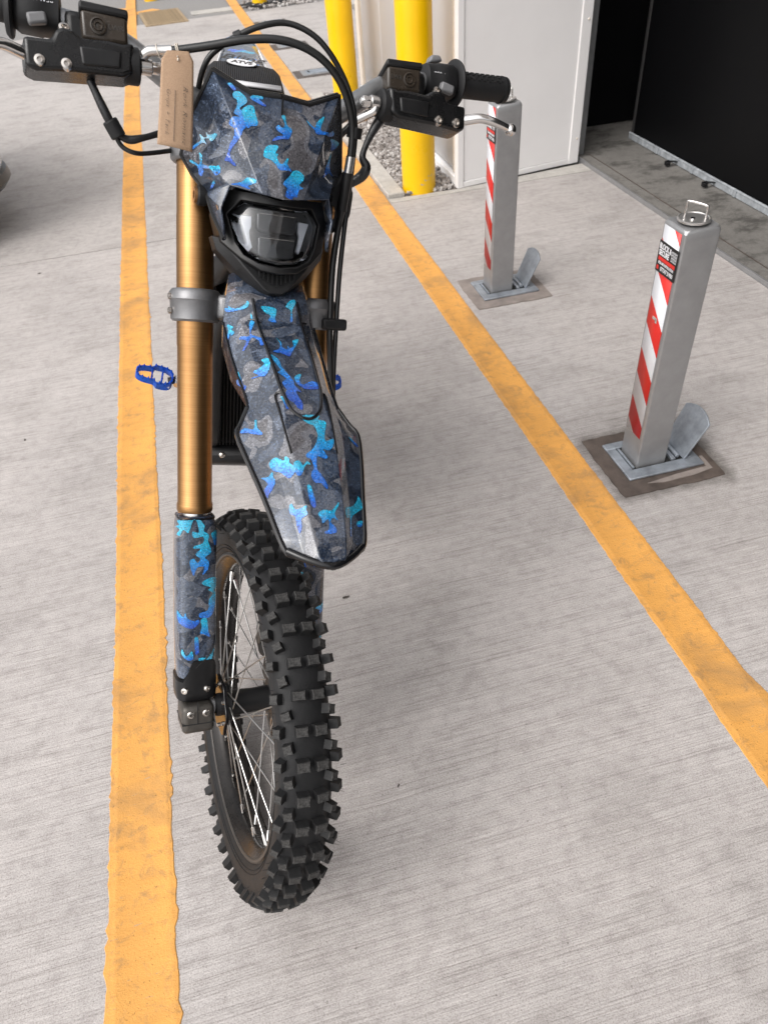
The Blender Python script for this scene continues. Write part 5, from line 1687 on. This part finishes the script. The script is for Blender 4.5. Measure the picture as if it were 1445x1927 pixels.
ed_.tube([(0.046, .318, .3445), (.026, .335, .3375), (0, .3465, .3320), (-.026, .335, .3375), (-.046, .318, .3445)], 0.0046, 10, smooth=4)
sub(ed_, 'fender_edging', M['blackg'], fender)
se = MB()
us = [(.0312, .080, .6315), (.031, .1035, .6035), (.029, .1515, .5660), (.0268, .1920, .5325), (.0250, .2105, .5165), (.0175, .2290, .4960), (.0, .2385, .4870)]
se.tube(us + [(-x, y, z) for x, y, z in reversed(us[:-1])], 0.0021, 8, smooth=5)
for s in (1, -1):
    se.tube([(s * .0255, .2090, .5170), (s * .033, .2065, .5120), (s * .0320, .230, .4895), (s * .0285, .2665, .4490)], 0.0016, 6, smooth=4)
    se.tube([(s * .031, .100, .6045), (s * .041, .0945, .6035)], 0.0012, 6)
    se.tube([(s * .0295, .104, .6015), (s * .012, .1045, .5965)], 0.0010, 6)
sub(se, 'fender_seam', M['blackg'], fender)

splash_on(fender, SPLASH_FENDER)

# ---- body of the bike (level body frame)
bpart = lambda mb, name, mat, **k: part(mb, name, mat, BD, **k)
# controller with fins behind the forks
ctl = MB().box((-0.002, -0.185, -0.472), (0.118, 0.07, 0.205))
co_ = bpart(ctl, 'controller', M['blackm'], bevel=0.004)
fins = MB()
for k in range(18):
    fins.box((-0.058 + k * 0.0066, -0.144, -0.472), (0.0022, 0.018, 0.19))
tag(sub(fins, 'cooling_fin', M['black'], co_, BD), kind='stuff')
bpart(MB().box((0.0, -0.17, -0.345), (0.10, 0.08, 0.045)), 'controller_mount', M['foot'], bevel=0.006)
skid = MB()
skid.prism([(-0.125, -0.575), (-0.115, -0.600), (-0.16, -0.640), (-0.30, -0.665), (-0.62, -0.665), (-0.62, -0.60), (-0.30, -0.60), (-0.20, -0.578)], -0.068, 0.072, 'X')
sk = bpart(skid, 'skid_plate', M['blackm'], bevel=0.010, seg=3)
sub(MB().sphere((0.043, -0.124, -0.585), 0.0075, sc=(1, 0.8, 1)), 'bolt', M['bolt'], sk, BD)
# frame beams and neck
fb = MB()
for sx in (1, -1):
    fb.tube([(sx * 0.028, -0.05, -0.12), (sx * 0.055, -0.14, -0.20), (sx * 0.075, -0.33, -0.30), (sx * 0.07, -0.50, -0.42), (sx * 0.06, -0.55, -0.60)], 0.020, 12)
    fb.tube([(sx * 0.03, -0.06, -0.20), (sx * 0.055, -0.12, -0.33), (sx * 0.06, -0.16, -0.58), (sx * 0.06, -0.55, -0.63)], 0.014, 12)
    fb.tube([(sx * 0.07, -0.38, -0.26), (sx * 0.06, -0.62, -0.13), (sx * 0.05, -0.95, -0.10)], 0.012, 10)
fb.tube([(-0.17, -0.505, -0.648), (0, -0.51, -0.625), (0.17, -0.505, -0.648)], 0.009, 10, smooth=2)
bpart(fb, 'frame', M['blackm'])
bpart(MB().box((0, -0.36, -0.42), (0.12, 0.26, 0.30)), 'battery_case', M['black'], bevel=0.02, seg=3)
# camouflage side shrouds
for sx in (1, -1):
    sh_ = MB()
    prof_ = [(-0.10, -0.10), (-0.125, -0.20), (-0.14, -0.31), (-0.20, -0.35), (-0.42, -0.27), (-0.62, -0.16), (-0.60, -0.09), (-0.35, -0.075)]
    n = len(prof_)
    xs = [0.060, 0.082, 0.072, 0.088, 0.092, 0.080, 0.074, 0.076]
    vs_ = [(sx * x_, y, z) for x_, (y, z) in zip(xs, prof_)] + [(sx * 0.105, -0.30, -0.19)]
    sh_.add(vs_, [(i, (i + 1) % n, n) for i in range(n)])
    bpart(sh_, 'side_shroud', M['camo3'], solid=0.004)
# seat: ribbed cover, white piped seam, oval badge
def seat_z(y):
    pts = [(-0.20, -0.085), (-0.40, -0.072), (-0.55, -0.045), (-0.64, -0.018), (-0.70, -0.008), (-0.78, -0.002), (-0.845, -0.006), (-0.88, -0.018)]
    for (a, za), (b, zb) in zip(pts, pts[1:]):
        if b <= y <= a:
            return za + (zb - za) * (a - y) / (a - b)
    return pts[-1][1]
ys = [-0.20, -0.30, -0.40, -0.50, -0.58, -0.64, -0.70, -0.75, -0.80, -0.83, -0.855, -0.875]
rows = []
for y in ys:
    z = seat_z(y)
    hw = 0.058 + 0.024 * min(1, max(0, (-y - 0.25) / 0.45)) - (0.012 * max(0, (-y - 0.80) / 0.08))
    rows.append([(hw + 0.010, y, z - 0.075), (hw + 0.006, y, z - 0.030), (hw - 0.002, y, z - 0.010), (hw * 0.86, y, z - 0.002), (hw * 0.5, y, z + 0.001), (0, y, z + 0.002), (-hw * 0.5, y, z + 0.001), (-hw * 0.86, y, z - 0.002), (-hw + 0.002, y, z - 0.010), (-hw - 0.006, y, z - 0.030), (-hw - 0.010, y, z - 0.075)])
stm = MB()
n = 11
stm.add([p for r_ in rows for p in r_], [(i * n + j, i * n + j + 1, (i + 1) * n + j + 1, (i + 1) * n + j) for i in range(len(rows) - 1) for j in range(n - 1)] + [tuple(range(n - 1, -1, -1)), tuple((len(rows) - 1) * n + j for j in range(n))])
seat = bpart(stm, 'seat', M['seat'], ang=40)
pipe = MB()
yy = -0.665
zz = seat_z(yy)
pipe.add([(-0.074, yy, zz + 0.004), (0.074, yy, zz + 0.004), (0.074, yy + 0.018, seat_z(yy + 0.018) + 0.0045), (-0.074, yy + 0.018, seat_z(yy + 0.018) + 0.0045)], [(0, 1, 2, 3)])
po_ = sub(pipe, 'white_band', M['printwhite'], seat, BD, solid=0.004)
stt = MB()
for k in range(28):
    stt.box((-0.070 + k * 0.0052, yy + 0.004, zz + 0.0045), (0.0026, 0.0022, 0.0012))
sub(stt, 'stitching', M['ink'], seat, BD)
tilt = math.atan2(seat_z(-0.83) - seat_z(-0.77), -0.06)
bdg_m = BD @ Matrix.Translation((0.006, -0.800, seat_z(-0.80) + 0.003)) @ Matrix.Rotation(R(180), 4, 'Z') @ Matrix.Rotation(R(9), 4, 'X')
def ellipse(a, b, n=36):
    return [(a * math.cos(2 * math.pi * i / n), b * math.sin(2 * math.pi * i / n)) for i in range(n)]
bo = MB().prism(ellipse(0.0345, 0.021), -0.002, 0.003, 'Z').build('badge', M['black'], seat, bdg_m)
MB().prism(ellipse(0.0325, 0.019), 0.0031, 0.0036, 'Z').build('badge_face', M['printwhite'], seat, bdg_m)
lo = letter('lettering', 'ATVS', 0.021, M['ink'], seat, Matrix.Identity(4), shear=0.2, spacing=0.9, bold=0.0006, depth=0.0003)
put(lo, seat, bdg_m @ Matrix.Translation((0, 0, 0.0039)))
# rear fender with script and white pinstripes
rfv = []
for y, hw, z in ((-0.84, 0.070, -0.052), (-0.92, 0.066, -0.036), (-1.02, 0.056, -0.026), (-1.12, 0.047, -0.019), (-1.22, 0.038, -0.016), (-1.28, 0.026, -0.018)):
    rfv.append([(hw + 0.012, y, z - 0.05), (hw, y, z - 0.006), (hw * 0.62, y, z), (0, y, z + 0.002), (-hw * 0.62, y, z), (-hw, y, z - 0.006), (-hw - 0.012, y, z - 0.05)])
rfm = MB()
n = 7
rfm.add([p for r_ in rfv for p in r_], [(i * n + j, i * n + j + 1, (i + 1) * n + j + 1, (i + 1) * n + j) for i in range(5) for j in range(n - 1)])
rfo = bpart(rfm, 'rear_fender', M['camo3'], bevel=0.003, solid=0.003)
pin = MB()
for sx in (1, -1):
    pin.tube([(sx * 0.066, -0.86, -0.0475), (sx * 0.060, -0.94, -0.0335), (sx * 0.0445, -1.10, -0.0195)], 0.0022, 6)
sub(pin, 'pinstripe', M['printwhite'], rfo, BD)
lo = letter('lettering', 'Bling', 0.055, M['ink'], rfo, Matrix.Identity(4), shear=0.35, depth=0.0004)
put(lo, rfo, BD @ Matrix.Translation((0, -0.99, -0.0225)) @ Matrix.Rotation(R(180), 4, 'Z') @ Matrix.Rotation(R(5), 4, 'X'))
# footpegs
def peg(sx, mat, label=None):
    m = BD @ Matrix.Translation((sx * (0.150 if sx > 0 else 0.162), -0.50, -0.640)) @ Matrix.Diagonal((sx, 1, 1, 1)) @ Matrix.Rotation(R(-12), 4, 'Y') @ Matrix.Rotation(R(-16), 4, 'X')
    mb = MB()
    out, inn = [], []
    N = 40
    def loop(grow):
        pts = []
        for i in range(N):
            a = 2 * math.pi * i / N
            x = 0.052 + (0.048 + grow) * math.cos(a)
            hw = (0.022 + grow) if math.cos(a) > 0 else (0.030 + grow)
            k = (abs(math.cos(a)) ** 3 + abs(math.sin(a)) ** 3) ** (-1 / 3)
            pts.append((0.052 + (0.044 + grow) * math.cos(a) * k, hw * math.sin(a) * k))
        return pts
    o_, i_ = loop(0.0), loop(-0.0045)
    vs_ = [(x, y, -0.012 - 0.010 * max(0, (0.06 - x) / 0.06)) for x, y in o_] + [(x, y, 0.004) for x, y in o_] + [(x, y, 0.004) for x, y in i_] + [(x, y, -0.012) for x, y in i_]
    fs = []
    for j in range(4):
        for i in range(N):
            fs.append((j * N + i, j * N + (i + 1) % N, ((j + 1) % 4) * N + (i + 1) % N, ((j + 1) % 4) * N + i))
    mb.add(vs_, fs)
    for i in range(0, N, 2):
        x, y = o_[i]
        x, y = 0.052 + (x - 0.052) * 0.95, y * 0.9
        mb.cyl((x, y, 0.003), (x, y, 0.0105), 0.0032, 0.0012, 5)
    for xx in (0.034, 0.058):
        mb.box((xx, 0, -0.003), (0.004, 0.044, 0.008))
        for yy in (-0.008, 0.008):
            mb.cyl((xx, yy, 0.0), (xx, yy, 0.009), 0.003, 0.0012, 5)
    o = part(mb, 'footpeg', mat, m)
    MB().cyl((-0.002, -0.015, -0.004), (-0.002, 0.015, -0.004), 0.008, n=14).build('peg_pivot', M['bolt'], o)
    MB().box((-0.035, 0, -0.006), (0.06, 0.022, 0.02)).build('peg_bracket', M['blue'], o, bevel=0.003)
    if sx > 0:
        l2 = letter('lettering', 'JSM', 0.010, M['printwhite'], o, Matrix.Identity(4), depth=0.0002, shear=0.2)
        l2.matrix_basis = Matrix.Translation((0.022, 0.0245, -0.008)) @ Matrix(((-1, 0, 0), (0, 0, 1), (0, 1, 0))).to_4x4()
peg(1, M['blue'])
peg(-1, M['blue'])
# swingarm, shock, motor, rear wheel, side stand
RWH = Vector((0, -0.86, -0.697))
sa = MB()
for sx in (1, -1):
    sa.tube([(sx * 0.055, -0.50, -0.58), (sx * 0.075, -0.66, -0.64), (sx * 0.085, -0.88, -0.697)], 0.018, 10)
bpart(sa, 'swingarm', M['blackm'])
bpart(MB().lathe([(0.085, -0.06), (0.09, -0.05), (0.09, 0.05), (0.085, 0.06)], 32, 'X', at=(0, -0.43, -0.60)), 'motor', M['black'], bevel=0.004)
bpart(MB().cyl((0, -0.44, -0.28), (0, -0.56, -0.54), 0.026, n=16), 'rear_shock', M['redsticker'])
rwheel = empty('rear_wheel', parent=bike, mtx=BD @ Matrix.Translation(RWH))
RM = BD @ Matrix.Translation(RWH)
rt_ = MB().lathe([(r * 0.97, h) for r, h in full], 64, 'X', close=True)
for k in range(40):
    a = 2 * math.pi * k / 40
    for x_ in (-0.03, -0.01, 0.01, 0.03):
        rm_ = Matrix.Rotation(a + (0.08 if abs(x_) > 0.02 else 0), 3, 'X')
        rt_.box(rm_ @ Vector((x_ * 1.1, 0.291 if abs(x_) < .02 else 0.284, 0)), (0.016, 0.026, 0.02), rm_)
sub(rt_, 'tyre', M['rubber'], rwheel, RM)
rr2 = MB().lathe(rfull, 64, 'X', close=True)
sub(rr2, 'rim', M['rim'], rwheel, RM)
sub(MB().lathe([(0.03, -0.06), (0.045, -0.04), (0.03, -0.02), (0.03, 0.02), (0.045, 0.04), (0.03, 0.06)], 28, 'X'), 'hub', M['black'], rwheel, RM)
for k in range(32):
    a = 2 * math.pi * k / 32
    s_ = 1 if k % 2 else -1
    b2 = a + (0.9 if (k // 2) % 2 else -0.9)
    sub(MB().cyl((s_ * 0.04, 0.042 * math.cos(b2), 0.042 * math.sin(b2)), (0, 0.223 * math.cos(a), 0.223 * math.sin(a)), 0.0015, n=5), 'spoke', M['spoke'], rwheel, RM)
gp_ = BD.inverted() @ Vector(tuple((BD @ Vector((-0.19, -0.52, -0.80))).xy) + (0.006,))
ss = MB().tube([(-0.075, -0.47, -0.64), (-0.12, -0.50, -0.74), tuple(gp_)], 0.009, 10, smooth=2)
bpart(ss, 'side_stand', M['blackm'])

# ---------------------------------------------------------------- paper tag on the brake hose
tg = empty('paper_tag', mtx=FR @ Matrix.Translation((0.124, 0.062, 0.912)))
tag(tg, 'brown card tag with handwriting tied by twine to the brake hose', 'tag')
TV = [(0.1410, 0.0565, 0.9150), (0.1100, 0.0560, 0.9215), (0.1045, 0.0605, 0.9100), (0.1120, 0.0850, 0.8020), (0.1545, 0.0850, 0.8050), (0.1450, 0.0560, 0.9065)]
# subdivide with a little curl
def tagpt(u, v):
    # u 0..1 across (right->left), v 0..1 down
    tl, tr, bl, br_ = Vector((0.1442, 0.0550, 0.9200)), Vector((0.1055, 0.0560, 0.9250)), Vector((0.1545, 0.0850, 0.8050)), Vector((0.1120, 0.0850, 0.8020))
    a = tr.lerp(tl, u)
    b = br_.lerp(bl, u)
    p = a.lerp(b, v)
    p.y += 0.0035 * math.sin(math.pi * u) * (0.4 + 0.6 * v) + 0.002 * math.sin(math.pi * v)
    return p
tm = MB()
NU, NV = 12, 20
idx = {}
for j in range(NV + 1):
    for i in range(NU + 1):
        u, v = i / NU, j / NV
        cut = 0.16 * max(0, 1 - v / 0.10)
        uu = cut + u * (1 - 2 * cut)
        tm.v.append(tuple(tagpt(uu, v)))
for j in range(NV):
    for i in range(NU):
        tm.f.append((j * (NU + 1) + i, j * (NU + 1) + i + 1, (j + 1) * (NU + 1) + i + 1, (j + 1) * (NU + 1) + i))
tm.build('card', M['paper'], tg, FR, solid=0.0006)
# handwriting: lettering bent onto the card, running down it
def on_tag(me, u0, v0, su, sv, name):
    vs_ = []
    for vtx in me.vertices:
        x_, y_ = vtx.co.x, vtx.co.y        # x along the writing (down the card), y = up of the letters (to the right)
        p = tagpt(u0 - y_ * su, v0 + x_ * sv)
        p.y += 0.0012 + (0.0002 if vtx.co.z > 0 else 0)
        vs_.append(tuple(p))
    mb = MB()
    mb.v = vs_
    mb.f = [tuple(p.vertices) for p in me.polygons]
    o = mb.build(name, M['ink'], tg, FR)
    bpy.data.meshes.remove(me)
on_tag(text_mesh('Rork Romanc', 0.15, 0.001, shear=0.4, align='LEFT', spacing=1.15, bold=-0.0035), 0.26, 0.36, 1.35, 0.62, 'handwriting')
on_tag(text_mesh('Grips + Tank', 0.12, 0.001, shear=0.4, align='LEFT', spacing=1.1, bold=-0.003), 0.76, 0.40, 1.35, 0.68, 'handwriting')
ul = MB().tube([tuple(tagpt(0.56, v) + Vector((0, 0.0012, 0))) for v in (0.42, 0.55, 0.7, 0.85, 0.94)], 0.00028, 5)
ul.build('underline', M['ink'], tg, FR)
tw = MB()
hole = tagpt(0.50, 0.085) + Vector((0, 0.001, 0))
def around(c, d, r, turns, n=14):
    d = Vector(d).normalized()
    e1 = d.orthogonal().normalized()
    e2 = d.cross(e1)
    return [Vector(c) + e1 * r * math.cos(2 * math.pi * i / n * turns) + e2 * r * math.sin(2 * math.pi * i / n * turns) + d * 0.004 * (i / n - .5) for i in range(n + 1)]
c0 = Vector((0.123, 0.0425, 0.9285))
dd = Vector((-0.030, 0.012, 0.006))
tw.tube([hole] + around(c0, dd, 0.0064, 2, 26) + [hole + Vector((0.001, 0.001, 0.002))], 0.00075, 6, smooth=3)
tw.tube(around(Vector((0.146, 0.0345, 0.9245)), dd, 0.0075, 1, 16) + [Vector((0.138, 0.044, 0.915)), Vector((0.132, 0.047, 0.921))], 0.00065, 6, smooth=3)
tw.tube([hole + Vector((0, 0.0008, 0)), hole + Vector((0.0005, 0.0015, -0.003))], 0.001, 6, smooth=0)
tw.build('twine', M['twine'], tg, FR)

# ---------------------------------------------------------------- litter on the concrete
M['leaf'] = plain('dead_leaf', (0.055, 0.045, 0.038), 0.85, var=0.4, vscale=200)
LEAF = ((-1.432, 3.23, 0.6, 1.0, 'dark leaf scrap below the joint, near the parked car corner'),
        (-1.111, 1.946, 1.9, 0.6, 'dark leaf scrap left of the yellow line, level with the footpeg'),
        (-0.110, 1.168, 0.3, 0.9, 'dark leaf scrap right of the tyre below the mudguard tip'),
        (-0.019, 0.685, 1.1, 0.4, 'tiny dark scrap on the concrete right of the lower tyre'))
rl_ = random.Random(12)
for (x_, y_, a_, s_, lab_) in LEAF:
    ring = []
    for i in range(14):
        q_ = 2 * math.pi * i / 14
        r_ = rl_.uniform(0.55, 1.15)
        ring.append((0.013 * r_ * math.cos(q_), 0.0055 * r_ * math.sin(q_), 0.0016 + 0.0016 * rl_.random()))
    lf = MB().add(ring + [(0, 0, 0.003)], [(i, (i + 1) % 14, 14) for i in range(14)]).mesh('dead_leaf', M['leaf'])
    o = bpy.data.objects.new('dead_leaf', lf)
    link(o)
    o.matrix_basis = Matrix.Translation((x_, y_, 0)) @ Matrix.Rotation(a_, 4, 'Z') @ Matrix.Scale(s_, 4)
    tag(o, lab_, 'leaf', 'leaf scraps on the concrete')
